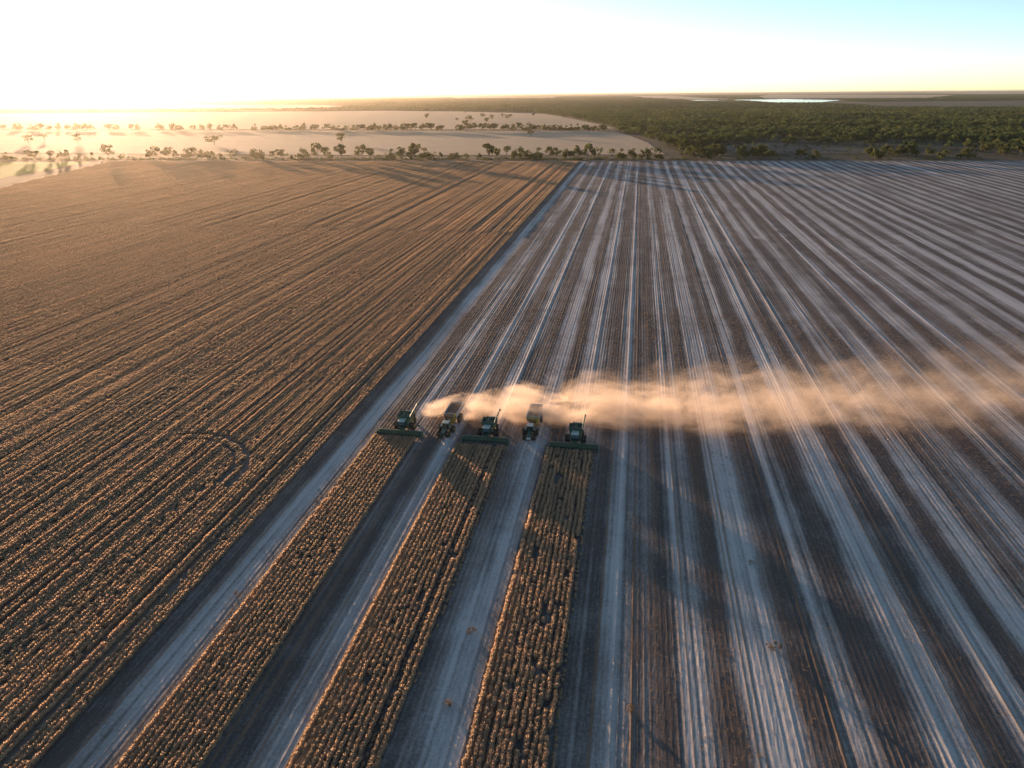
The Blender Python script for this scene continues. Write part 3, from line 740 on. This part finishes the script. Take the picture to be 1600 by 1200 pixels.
# ------------------------------------------------------------------ mesh builder for machines
class MB:
    def __init__(s): s.bm = bmesh.new()
    def box(s, x0, x1, y0, y1, z0, z1, bev=0.0, taper=None, M=None):
        """taper: (dx,dy) shrink of the bottom"""
        tx, ty = taper or (0, 0)
        vs_ = [s.bm.verts.new(v) for v in ((x0 + tx, y0 + ty, z0), (x1 - tx, y0 + ty, z0), (x1 - tx, y1 - ty, z0), (x0 + tx, y1 - ty, z0), (x0, y0, z1), (x1, y0, z1), (x1, y1, z1), (x0, y1, z1))]
        fs = [s.bm.faces.new([vs_[i] for i in q]) for q in ((3, 2, 1, 0), (4, 5, 6, 7), (0, 1, 5, 4), (1, 2, 6, 5), (2, 3, 7, 6), (3, 0, 4, 7))]
        if M is not None: bmesh.ops.transform(s.bm, matrix=M, verts=vs_)
        if bev: bmesh.ops.bevel(s.bm, geom=list({e for f in fs for e in f.edges}), offset=bev, segments=2, profile=0.5, affect='EDGES')
        return s
    def cyl(s, p0, p1, r0, r1=None, n=16, cap=True):
        p0, p1 = Vector(p0), Vector(p1); r1 = r0 if r1 is None else r1
        d = p1 - p0; M = Matrix.Translation((p0 + p1) / 2) @ d.to_track_quat('Z', 'Y').to_matrix().to_4x4()
        bmesh.ops.create_cone(s.bm, cap_ends=cap, segments=n, radius1=r0, radius2=r1, depth=d.length, matrix=M); return s
    def prof(s, pts, x0, x1):
        """side outline (y,z) extruded across x"""
        a = [s.bm.verts.new((x0, y, z)) for y, z in pts]; b_ = [s.bm.verts.new((x1, y, z)) for y, z in pts]
        n = len(pts)
        s.bm.faces.new(a); s.bm.faces.new(b_[::-1])
        for i in range(n): s.bm.faces.new((a[i], b_[i], b_[(i + 1) % n], a[(i + 1) % n]))
        return s
    def shell(s, top, bot, zt, zb, t=0.06, floor=True):
        """open tub: top and bottom rectangles (x0,x1,y0,y1), wall thickness t"""
        def ring(rc, z, k): x0, x1, y0, y1 = rc; return [s.bm.verts.new(v) for v in ((x0 + k, y0 + k, z), (x1 - k, y0 + k, z), (x1 - k, y1 - k, z), (x0 + k, y1 - k, z))]
        a, b_, c, d = ring(top, zt, 0), ring(bot, zb, 0), ring(top, zt, t), ring(bot, zb + t, t)
        for i in range(4):
            j = (i + 1) % 4
            s.bm.faces.new((b_[i], b_[j], a[j], a[i])); s.bm.faces.new((c[i], c[j], d[j], d[i])); s.bm.faces.new((a[i], a[j], c[j], c[i]))
        s.bm.faces.new(b_[::-1]); s.bm.faces.new(d); return s
    def out(s, name, mat, parent, loc=(0, 0, 0), smooth=False):
        bmesh.ops.recalc_face_normals(s.bm, faces=s.bm.faces)
        me = bpy.data.meshes.new(name); s.bm.to_mesh(me); s.bm.free(); me.materials.append(mat)
        if smooth:
            me.polygons.foreach_set('use_smooth', [True] * len(me.polygons))
            me.set_sharp_from_angle(angle=R(35))
        o = link(name, me, parent); o.location = loc; return o

M_greenp = paint('green_paint', (0.04, 0.12, 0.065), 0.42, dust=0.65)
M_dgreen = paint('dark_green_paint', (0.025, 0.09, 0.055), 0.5, dust=0.25)
M_yellow = paint('yellow_paint', (0.55, 0.36, 0.03), 0.5)
M_roof = paint('pale_roof', (0.42, 0.50, 0.40), 0.4, dust=0.5)
M_white = paint('white_paint', (0.62, 0.60, 0.56), 0.45, dust=0.5)
M_rust = paint('rusty_steel', (0.26, 0.14, 0.08), 0.7)
M_steel = paint('steel', (0.30, 0.29, 0.27), 0.5, metal=0.5)
M_tyre = paint('tyre_rubber', (0.025, 0.024, 0.022), 0.85, dust=0.6, spec=0.2)
M_black = paint('black_plastic', (0.02, 0.02, 0.02), 0.6, dust=0.35)
M_belt = paint('draper_belt', (0.05, 0.055, 0.05), 0.8, dust=0.7)
M_lamp = paint('lamp_glass', (0.7, 0.7, 0.65), 0.1, dust=0.1)
M_red = paint('red_lens', (0.5, 0.03, 0.02), 0.2, dust=0.2)
M_tan = paint('tan_paint', (0.42, 0.27, 0.11), 0.5, dust=0.6)
M_grain, g, b = mat_new('grain')
nz = g.n('ShaderNodeTexNoise', ins={'Scale': 6.0, 'Detail': 6.0, 'Roughness': 0.8, 'Vector': g.n('ShaderNodeTexCoord').outputs['Object']})
g.l(g.mix(nz.outputs[0], (0.30, 0.17, 0.09), (0.46, 0.30, 0.17)), b.inputs['Base Color']); b.inputs['Roughness'].default_value = 0.9
bp = g.n('ShaderNodeBump', ins={'Strength': 0.5, 'Distance': 0.05, 'Height': nz.outputs[0]}); g.l(bp.outputs[0], b.inputs['Normal'])
M_glass, g, b = mat_new('cab_glass')
b.inputs['Base Color'].default_value = (0.02, 0.035, 0.035, 1); b.inputs['Roughness'].default_value = 0.08; b.inputs['Specular IOR Level'].default_value = 0.8

def wheel(parent, x, y, r_, w_, name='wheel', rim=None, lugs=20):
    """tyre with lugs plus a dished rim as sub-part; axle along x"""
    mb = MB(); n = 28
    prof = [(-w_ / 2, r_ * 0.62), (-w_ / 2, r_ * 0.86), (-w_ * 0.42, r_ * 0.95), (w_ * 0.42, r_ * 0.95), (w_ / 2, r_ * 0.86), (w_ / 2, r_ * 0.62)]
    rings = []
    for px_, pr_ in prof: rings.append([mb.bm.verts.new((px_, pr_ * math.cos(2 * math.pi * k / n), pr_ * math.sin(2 * math.pi * k / n))) for k in range(n)])
    for a, b_ in zip(rings, rings[1:]):
        for k in range(n): mb.bm.faces.new((a[k], a[(k + 1) % n], b_[(k + 1) % n], b_[k]))
    for k in range(lugs):
        th = 2 * math.pi * k / lugs
        for sgn in (-1, 1):
            M = Matrix.Rotation(th + (0.08 if sgn > 0 else -0.08), 4, 'X') @ Matrix.Translation((sgn * w_ * 0.22, 0, r_ * 0.965)) @ Matrix.Rotation(sgn * 0.5, 4, 'Z')
            mb.box(-w_ * 0.24, w_ * 0.24, -0.04, 0.04, -0.05, r_ * 0.035, M=M)
    o = mb.out(name, M_tyre, parent, (x, y, r_), smooth=True)
    rb = MB(); sg = 1 if x > 0 else -1
    rb.cyl((-w_ * 0.30, 0, 0), (w_ * 0.30, 0, 0), r_ * 0.63, n=24); rb.cyl((sg * w_ * 0.30, 0, 0), (sg * w_ * 0.45, 0, 0), r_ * 0.30, r_ * 0.22, n=16)
    rb.out('rim', rim or M_yellow, o, smooth=True)
    return o

# ------------------------------------------------------------------ combine harvester (faces -Y)
def harvester(loc, label, rz=0):
    t = empty('combine_harvester', loc, rz); tag(t, label, 'combine harvester', 'combine harvesters working abreast')
    P = t
    MB().prof([(-1.5, 0.95), (5.2, 0.95), (6.0, 1.3), (6.0, 2.2), (5.4, 3.0), (2.9, 3.35), (-0.7, 3.0), (-1.0, 2.0)], -1.45, 1.45).out('body', M_greenp, P)
    for s in (-1, 1):
        b_ = MB().prof([(-0.6, 1.35), (2.6, 1.35), (2.9, 2.9), (-0.6, 2.85)], s * 1.46, s * 1.53).out('side_panel', M_greenp, P)
        MB().box(s * 1.53, s * 1.545, -0.4, 2.6, 2.05, 2.2).out('stripe', M_yellow, b_)
        MB().prof([(3.05, 1.35), (5.3, 1.4), (5.5, 2.6), (3.05, 3.0)], s * 1.46, s * 1.53).out('side_panel', M_greenp, P)
    # grain tank with flared extension, heap of grain inside
    tk = MB().shell((-1.95, 1.95, -0.95, 2.95), (-1.4, 1.4, -0.7, 2.7), 4.15, 3.0).out('grain_tank', M_dgreen, P)
    gm = MB(); 
    nn = 10; vv = [[gm.bm.verts.new((-1.62 + 3.24 * i / nn, -0.72 + 3.44 * j / nn, 3.45 + 0.5 * max(0, 1 - ((i / nn - .5) ** 2 + (j / nn - .5) ** 2) * 5))) for j in range(nn + 1)] for i in range(nn + 1)]
    for i in range(nn):
        for j in range(nn): gm.bm.faces.new((vv[i][j], vv[i + 1][j], vv[i + 1][j + 1], vv[i][j + 1]))
    gm.out('tank_mesh_cover', M_dgreen, tk)
    for yy in (-0.3, 0.9, 2.1): MB().box(-1.85, 1.85, yy, yy + 0.07, 4.0, 4.07).out('cross_brace', M_dgreen, tk)
    MB().cyl((-0.2, 1.0, 3.9), (0.1, 1.0, 4.5), 0.16, n=12).out('fountain_auger', M_dgreen, tk)
    # cab
    cb = MB().prof([(-3.0, 1.75), (-1.05, 1.75), (-1.05, 3.45), (-2.75, 3.45), (-3.15, 2.6)], -0.85, 0.85).out('cab', M_glass, P)
    MB().box(-0.98, 0.98, -3.1, -0.95, 3.46, 3.72, 0.08).out('cab_roof', M_roof, cb)
    for s in (-1, 1):
        MB().cyl((s * 0.83, -3.1, 1.75), (s * 0.83, -2.72, 3.46), 0.05, n=6).cyl((s * 0.83, -1.08, 1.75), (s * 0.83, -1.08, 3.46), 0.05, n=6).out('cab_pillar', M_dgreen, cb)
        mr = MB().cyl((s * 0.9, -3.0, 3.4), (s * 1.45, -3.25, 3.3), 0.03, n=6).box(min(s * 1.35, s * 1.6), max(s * 1.35, s * 1.6), -3.3, -3.24, 2.9, 3.35).out('mirror', M_black, cb)
        for k in range(3): MB().box(s * 0.32 * (k + 0.3) - 0.09, s * 0.32 * (k + 0.3) + 0.09, -3.14, -3.105, 3.52, 3.66).out('work_light', M_lamp, cb)
    MB().box(-0.95, 0.95, -3.05, -0.95, 1.55, 1.74).out('cab_floor', M_dgreen, P)
    # ladder and platform on the operator's left
    ld = MB().box(0.9, 1.55, -2.6, -1.1, 1.62, 1.70)
    for k in range(4): ld.box(1.55, 1.85, -2.3, -1.7, 0.45 + 0.3 * k, 0.49 + 0.3 * k)
    ld.cyl((1.7, -2.3, 0.45), (1.7, -2.3, 2.4), 0.025, n=6).cyl((1.7, -1.7, 0.45), (1.7, -1.7, 2.4), 0.025, n=6).out('ladder', M_black, P)
    # engine deck, exhaust, rotary screen
    MB().box(-1.3, 1.3, 3.05, 5.1, 3.02, 3.42, 0.06).out('engine_cover', M_greenp, P)
    MB().cyl((1.46, 4.2, 2.45), (1.62, 4.2, 2.45), 0.55, n=20).out('rotary_screen', M_black, P)
    MB().cyl((-0.9, 3.6, 3.4), (-0.9, 3.6, 4.2), 0.10, n=10).out('exhaust', M_black, P)
    # chopper and spreader
    MB().prof([(5.3, 0.9), (6.5, 0.8), (6.9, 1.5), (6.0, 2.1)], -1.2, 1.2).out('straw_chopper', M_black, P)
    MB().box(-1.35, 1.35, 6.6, 7.3, 0.75, 0.83).out('tail_board', M_yellow, P)
    for s in (-1, 1): MB().box(s * 1.2 - 0.08, s * 1.2 + 0.08, 6.0, 6.05, 2.2, 2.4).out('tail_light', M_red, P)
    # folded unloading auger
    au = MB().cyl((1.75, -0.3, 3.35), (1.75, -0.3, 3.95), 0.24, n=12).cyl((1.75, -0.3, 3.85), (1.95, 6.9, 4.9), 0.21, n=14).out('unloading_auger', M_greenp, P, smooth=True)
    MB().cyl((1.95, 6.85, 4.95), (2.0, 7.3, 4.5), 0.24, 0.28, n=12).out('spout', M_black, au)
    # axles and wheels
    MB().box(-1.9, 1.9, -0.25, 0.25, 0.75, 1.15).out('front_axle', M_greenp, P)
    MB().box(-1.5, 1.5, 4.3, 4.6, 0.6, 0.85).out('rear_axle', M_greenp, P)
    for s in (-1, 1):
        wheel(P, s * 1.95, 0, 1.0, 0.62); wheel(P, s * 2.62, 0, 1.0, 0.5)
        wheel(P, s * 1.65, 4.45, 0.72, 0.55)
    # feeder house
    MB().prof([(-1.2, 0.95), (-1.2, 1.75), (-3.75, 1.25), (-3.75, 0.45)], -0.75, 0.75).out('feeder_house', M_greenp, P)
    # draper platform
    W = 6.3
    hd = MB().box(-W, W, -4.02, -3.8, 0.30, 1.35).box(-W, W, -4.1, -3.72, 1.28, 1.46).out('header', M_greenp, P)
    for s in (-1, 1): MB().box(min(s * 0.9, s * (W - 0.1)), max(s * 0.9, s * (W - 0.1)), -5.25, -4.03, 0.24, 0.31).out('draper_belt', M_belt, hd)
    MB().box(-0.88, 0.88, -5.2, -4.03, 0.20, 0.27).cyl((-0.88, -4.45, 0.5), (0.88, -4.45, 0.5), 0.25, n=12).out('centre_feed', M_black, hd)
    cb_ = MB().box(-W, W, -5.42, -5.26, 0.16, 0.24)
    for k in range(124): cb_.box(-W + 0.05 + k * 0.1, -W + 0.08 + k * 0.1, -5.52, -5.42, 0.18, 0.21)
    cb_.out('cutter_bar', M_steel, hd)
    for s in (-1, 1):
        MB().prof([(-3.85, 0.15), (-3.85, 1.45), (-4.8, 1.15), (-6.1, 0.3), (-6.3, 0.12)], s * W, s * (W + 0.2)).out('end_divider', M_greenp, hd)
        MB().cyl((s * (W - 0.35), -3.7, 1.5), (s * (W - 0.35), -5.05, 1.25), 0.06, n=8).out('reel_arm', M_greenp, hd)
        gw = MB().cyl((s * 4.6 - 0.12, -3.35, 0.36), (s * 4.6 + 0.12, -3.35, 0.36), 0.36, n=16).out('gauge_wheel', M_tyre, hd, smooth=True)
    rl = MB().cyl((-W + 0.3, -5.05, 1.15), (W - 0.3, -5.05, 1.15), 0.10, n=10).out('reel', M_greenp, hd)
    for k in range(6):
        th = math.pi / 3 * k + 0.3; yy, zz_ = -5.05 + 0.52 * math.cos(th), 1.15 + 0.52 * math.sin(th)
        bt = MB().cyl((-W + 0.3, yy, zz_), (W - 0.3, yy, zz_), 0.035, n=6)
        for q_ in range(62): bt.box(-W + 0.4 + q_ * 0.2, -W + 0.42 + q_ * 0.2, yy - 0.01, yy + 0.01, zz_ - 0.2, zz_)
        bt.out('reel_bat', M_dgreen, rl)
    for k in range(5):
        xx = -W + 0.35 + k * (2 * W - 0.7) / 4
        sp_ = MB()
        for j in range(6):
            th = math.pi / 3 * j + 0.3; sp_.box(xx - 0.02, xx + 0.02, -0.03, 0.03, 0, 0.52, M=Matrix.Translation((0, -5.05, 1.15)) @ Matrix.Rotation(math.pi / 2 - th, 4, 'X'))
        sp_.out('reel_spider', M_dgreen, rl)
    return t
harvester((-60.6, 174.0, 0), 'green combine harvester cutting the left crop strip, leftmost of the three')
harvester((-36.4, 173.6, 0), 'green combine harvester between the two tractors with grain bins')
harvester((-12.2, 173.4, 0), 'green combine harvester at the right end, cutting the ragged right crop strip')

# ------------------------------------------------------------------ tractors and chaser bins
def tractor(loc, label, hood, weight_mat, rz=0):
    t = empty('tractor', loc, rz); tag(t, label, 'tractor', 'tractors pulling grain bins')
    hd = MB().prof([(-3.4, 1.15), (-3.45, 1.6), (-3.2, 1.85), (-0.9, 2.1), (-0.9, 1.1)], -0.48, 0.48).out('hood', hood, t)
    MB().box(-0.40, 0.40, -3.47, -3.44, 1.2, 1.6).out('grille', M_black, hd)
    for s in (-1, 1): MB().box(s * 0.3 - 0.1, s * 0.3 + 0.1, -3.485, -3.455, 1.62, 1.72).out('headlight', M_lamp, hd)
    MB().cyl((0.62, -1.3, 1.6), (0.62, -1.3, 3.1), 0.09, n=10).out('exhaust', M_black, t)
    MB().box(-0.35, 0.35, -3.2, 1.3, 0.75, 1.2).out('chassis', M_black, t)
    wm = MB()
    for k in range(9): wm.box(-0.55 + k * 0.125, -0.45 + k * 0.125, -4.1, -3.5, 0.75, 1.25, 0.02)
    wm.out('front_weights', weight_mat, t)
    cb = MB().prof([(-0.95, 1.3), (0.95, 1.6), (0.85, 3.15), (-0.8, 3.15), (-1.0, 2.2)], -0.82, 0.82).out('cab', M_glass, t)
    MB().box(-0.92, 0.92, -0.98, 0.98, 3.16, 3.40, 0.08).out('cab_roof', M_roof if hood is M_greenp else M_white, cb)
    for s in (-1, 1):
        for yy in (-0.92, 0.88): MB().cyl((s * 0.81, yy, 1.5), (s * 0.81, yy * 0.92, 3.17), 0.045, n=6).out('cab_pillar', M_black, cb)
        MB().cyl((s * 0.85, -0.9, 2.9), (s * 1.3, -1.1, 2.7), 0.025, n=6).box(s * 1.3 - 0.12, s * 1.3 + 0.12, -1.14, -1.1, 2.35, 2.75).out('mirror', M_white, cb)
        MB().prof([(-0.6, 1.9), (0.1, 2.12), (1.2, 2.0), (1.55, 1.5), (1.45, 1.5), (1.1, 1.9), (0.1, 2.04), (-0.55, 1.82)], s * 0.8, s * 1.55).out('mudguard', hood, t)
        wheel(t, s * 1.2, 0.45, 1.0, 0.6); wheel(t, s * 1.95, 0.45, 1.0, 0.55)
        wheel(t, s * 1.0, -2.5, 0.8, 0.5); wheel(t, s * 1.62, -2.5, 0.8, 0.42)
    MB().box(-1.7, 1.7, 0.35, 0.55, 0.88, 1.1).box(-1.3, 1.3, -2.58, -2.42, 0.7, 0.9).out('axles', M_black, t)
    return t
def chaser(loc, label, slats, rz=0):
    t = empty('grain_cart', loc, rz); tag(t, label, 'grain cart', 'grain carts behind the tractors')
    bn = MB().shell((-1.75, 1.75, 0.0, 8.4), (-1.7, 1.7, 0.15, 8.25), 3.95, 2.5).out('bin', M_white, t)
    MB().box(-1.68, 1.68, 0.2, 8.2, 1.0, 2.49, taper=(1.0, 1.6)).out('hopper', M_white if slats else M_tan, t)
    MB().box(-1.62, 1.62, 0.14, 8.26, 3.1, 3.35).out('grain', M_grain if not slats else M_rust, bn)
    rm = MB().box(-1.85, 1.85, -0.08, 0.06, 3.86, 4.02).box(-1.85, 1.85, 8.34, 8.48, 3.86, 4.02).box(-1.87, -1.73, 0.06, 8.34, 3.86, 4.0).box(1.73, 1.87, 0.06, 8.34, 3.86, 4.0)
    rm.out('rim_rail', M_white, bn)
    if slats:
        for k in range(9): MB().box(-1.7, 1.7, 0.75 + k * 0.86, 0.95 + k * 0.86, 3.84, 3.92).out('roof_bow', M_rust, bn)
    else:
        MB().box(-0.05, 0.05, 0.1, 8.3, 3.75, 3.85).box(-1.7, 1.7, 4.1, 4.22, 3.74, 3.84).out('ridge_pole', M_white, bn)
    for s in (-1, 1):
        for k in range(5): MB().box(s * 1.79 - 0.03, s * 1.79 + 0.03, 0.9 + k * 1.6, 1.0 + k * 1.6, 2.5, 3.86).out('side_rib', M_white, bn)
        wheel(t, s * 1.75, 4.9, 1.0, 0.75, rim=M_white); 
        if slats: wheel(t, s * 1.75, 2.8, 1.0, 0.75, rim=M_white)
    fp = MB().prof([(-0.75, 3.3), (0.0, 2.4), (0.0, 3.95), (-0.75, 3.95)], -1.7, 1.7).out('front_panel', M_rust if slats else M_tan, t)
    MB().box(-0.15, 0.15, -3.2, 1.6, 0.55, 0.8).box(-0.9, 0.9, 1.4, 7.2, 0.8, 1.02).out('drawbar', M_yellow, t)
    MB().cyl((1.0, 0.2, 1.1), (1.35, -0.9, 3.2), 0.24, n=12).cyl((1.35, -0.9, 3.2), (1.9, -1.1, 4.4), 0.20, n=12).out('auger', M_yellow, t, smooth=True)
    MB().box(-1.7, 1.7, 4.8, 5.0, 0.9, 1.1).out('axle', M_black, t)
    return t
tractor((-48.3, 173.4, 0), 'green tractor pulling the slat-topped grain cart, left of the two tractors', M_greenp, M_dgreen, R(-2))
chaser((-48.2, 177.6, 0), 'white grain cart with cross bows over its bin, behind the green tractor', True, R(-1))
tractor((-24.9, 175.2, 0), 'dusty dark tractor with a pale front weight, right of the two tractors', M_dgreen, M_white, R(1))
chaser((-24.8, 179.4, 0), 'grain cart with an open bin full of brown grain and a yellow front', False, R(0))

# parked ute at the field corner
def ute(loc, rz):
    t = empty('ute', loc, rz); tag(t, 'tiny white pickup parked on the track at the far left field corner', 'pickup')
    MB().prof([(-2.5, 0.45), (2.6, 0.45), (2.6, 1.05), (0.6, 1.05), (0.3, 1.75), (-0.9, 1.75), (-1.4, 1.15), (-2.5, 1.0)], -0.9, 0.9).out('body', M_white, t)
    MB().prof([(-0.95, 1.15), (0.35, 1.15), (0.22, 1.68), (-0.85, 1.68)], -0.92, 0.92).out('side_window', M_glass, t)
    MB().box(-0.92, 0.92, 0.75, 2.65, 1.06, 1.35).out('tray', M_steel, t)
    for x in (-0.85, 0.85):
        for y in (-1.6, 1.6): MB().cyl((x - 0.12, y, 0.38), (x + 0.12, y, 0.38), 0.38, n=16).out('wheel', M_tyre, t, smooth=True)
ute((-748, 938, 0.0), R(70))

# ------------------------------------------------------------------ dust raised by the machines
def dust():
    # hull: a lumpy wedge following the drift, from the left harvester's tail out past the right edge
    A0 = Vector((-57.5, 182.5)); DIR = Vector((1.0, 0.17)).normalized(); NRM = Vector((-DIR.y, DIR.x))
    Ln = 300.0
    m = bpy.data.materials.new('airborne_dust'); m.use_nodes = True; nt_ = m.node_tree; nt_.nodes.clear(); g = G(nt_)
    out = g.n('ShaderNodeOutputMaterial'); pv = g.n('ShaderNodeVolumePrincipled')
    pv.inputs['Color'].default_value = (0.94, 0.80, 0.67, 1); pv.inputs['Anisotropy'].default_value = 0.35
    g.l(pv.outputs[0], out.inputs['Volume'])
    tc = g.n('ShaderNodeTexCoord').outputs['Object']
    sp_ = g.n('ShaderNodeSeparateXYZ', ins={0: tc}); sx0, sy0, sz0 = sp_.outputs
    # swirl
    nzw = g.n('ShaderNodeTexNoise', ins={'Vector': tc, 'Scale': 0.035, 'Detail': 2.0})
    off = g.n('ShaderNodeVectorMath', operation='SCALE', ins={0: nzw.outputs['Color'], 3: 20.0})
    vadd = g.n('ShaderNodeVectorMath', operation='ADD', ins={0: tc, 1: off.outputs[0]})
    mp_ = g.n('ShaderNodeMapping', ins={'Vector': vadd.outputs[0]}); mp_.inputs['Scale'].default_value = (0.55, 1.0, 1.2)
    nz_ = g.n('ShaderNodeTexNoise', ins={'Vector': mp_.outputs[0], 'Scale': 0.16, 'Detail': 5.0, 'Roughness': 0.62})
    nb_ = g.n('ShaderNodeTexNoise', ins={'Vector': tc, 'Scale': 0.028, 'Detail': 2.0})
    total = None
    # each source: start s, lateral start, strength, lateral drift per metre, length
    for s0, l0, A, drift, e in ((0.0, 0.0, 0.42, 0.055, 52.0), (25.0, -4.0, 0.34, 0.04, 60.0), (49.0, -8.5, 0.24, 0.045, 72.0), (12.0, -2.0, 0.12, 0.08, 40.0), (37.0, 0.0, 0.10, 0.10, 50.0)):
        s = g.m('SUBTRACT', sx0, s0); sc_ = g.m('MAXIMUM', s, 0.0)
        on = g.m('SMOOTHSTEP' if False else 'MINIMUM', g.m('MAXIMUM', g.m('MULTIPLY', g.m('ADD', s, 1.0), 0.4), 0.0), 1.0)
        wdt = g.m('ADD', g.m('MULTIPLY', g.m('POWER', sc_, 0.70), 0.58), 2.2)       # lateral half width
        hgt = g.m('ADD', g.m('MULTIPLY', g.m('POWER', sc_, 0.55), 0.80), 2.6)       # height
        lat = g.m('SUBTRACT', g.m('SUBTRACT', sy0, l0), g.m('MULTIPLY', sc_, drift))
        ql = g.m('POWER', g.m('DIVIDE', lat, wdt), 2.0)
        qz = g.m('POWER', g.m('DIVIDE', g.m('SUBTRACT', sz0, g.m('MULTIPLY', hgt, 0.35)), hgt), 2.0)
        env = g.m('SUBTRACT', 1.0, g.m('ADD', ql, qz))                              # 1 in the core, <0 outside
        shp = g.m('ADD', env, g.m('MULTIPLY', g.m('SUBTRACT', nz_.outputs[0], 0.59), 4.4))
        shp = g.m('MINIMUM', g.m('MAXIMUM', shp, 0.0), 1.0)
        shp = g.m('MULTIPLY', shp, g.m('MINIMUM', g.m('MAXIMUM', g.m('MULTIPLY', g.m('ADD', env, 0.7), 1.2), 0.0), 1.0))
        thin = g.m('DIVIDE', 1.0, g.m('ADD', 1.0, g.m('POWER', g.m('DIVIDE', sc_, e * 0.40), 2.3)))
        d_ = g.m('MULTIPLY', g.m('MULTIPLY', shp, on), g.m('MULTIPLY', thin, A))
        total = d_ if total is None else g.m('ADD', total, d_)
    big = g.m('ADD', 0.35, g.m('MULTIPLY', nb_.outputs[0], 1.3))
    g.l(g.m('MULTIPLY', total, big), pv.inputs['Density'])
    m.cycles.volume_step_rate = 0.12 if hasattr(m, 'cycles') and hasattr(m.cycles, 'volume_step_rate') else 1.0
    bm = bmesh.new(); rings = []; nr = 20; ns = 40
    for i in range(ns + 1):
        s = -3 + (Ln + 3) * i / ns; sc_ = max(s, 0.0)
        # cover all sources' envelopes
        yl = min(0 - 3, *[l0 - (2.2 + 0.58 * max(s - s0, 0) ** 0.70) * 1.35 for s0, l0 in ((0, 0), (26, -4.5), (51, -10)) if s > s0 - 3] or [-4])
        yh = max(3, (2.2 + 0.58 * sc_ ** 0.70) * 1.35 + 0.08 * sc_, )
        if s > 37: yh = max(yh, 0.1 * (s - 37) + (2.2 + 0.58 * (s - 37) ** 0.70) * 1.35)
        top = (2.6 + 0.80 * sc_ ** 0.55) * 1.7
        cyy_, hw = (yl + yh) / 2, (yh - yl) / 2
        ring = []
        for k in range(nr):
            th = math.pi * 2 * k / nr
            y = cyy_ + hw * 1.08 * math.cos(th); z = max(0.05, top * (0.35 + 0.75 * math.sin(th)))
            ring.append(bm.verts.new((s, y, z)))
        rings.append(ring)
    for a, b_ in zip(rings, rings[1:]):
        for k in range(nr): bm.faces.new((a[k], a[(k + 1) % nr], b_[(k + 1) % nr], b_[k]))
    bm.faces.new(rings[0]); bm.faces.new(rings[-1][::-1])
    bmesh.ops.recalc_face_normals(bm, faces=bm.faces)
    me = bpy.data.meshes.new('dust_cloud'); bm.to_mesh(me); bm.free(); me.materials.append(m)
    o = link('dust_cloud', me); o.location = (A0.x, A0.y, 0); o.rotation_euler = (0, 0, math.atan2(DIR.y, DIR.x))
    tag(o, 'sunlit dust drifting to the right from behind the harvesters', 'dust', kind='stuff')
dust()

# ------------------------------------------------------------------ haze
HAZE = 1.45e-5
m = bpy.data.materials.new('haze'); m.use_nodes = True; m.node_tree.nodes.clear(); g = G(m.node_tree)
out = g.n('ShaderNodeOutputMaterial'); pv = g.n('ShaderNodeVolumePrincipled')
pv.inputs['Color'].default_value = (0.96, 0.90, 0.78, 1); pv.inputs['Density'].default_value = HAZE; pv.inputs['Anisotropy'].default_value = 0.78
g.l(pv.outputs[0], out.inputs['Volume'])
mb = MB(); mb.box(-91000, 91000, -7000, 91000, -1.8, 96.0)
o = mb.out('haze', m, None); tag(o, 'thin sunset haze over the whole plain', 'haze', kind='stuff')
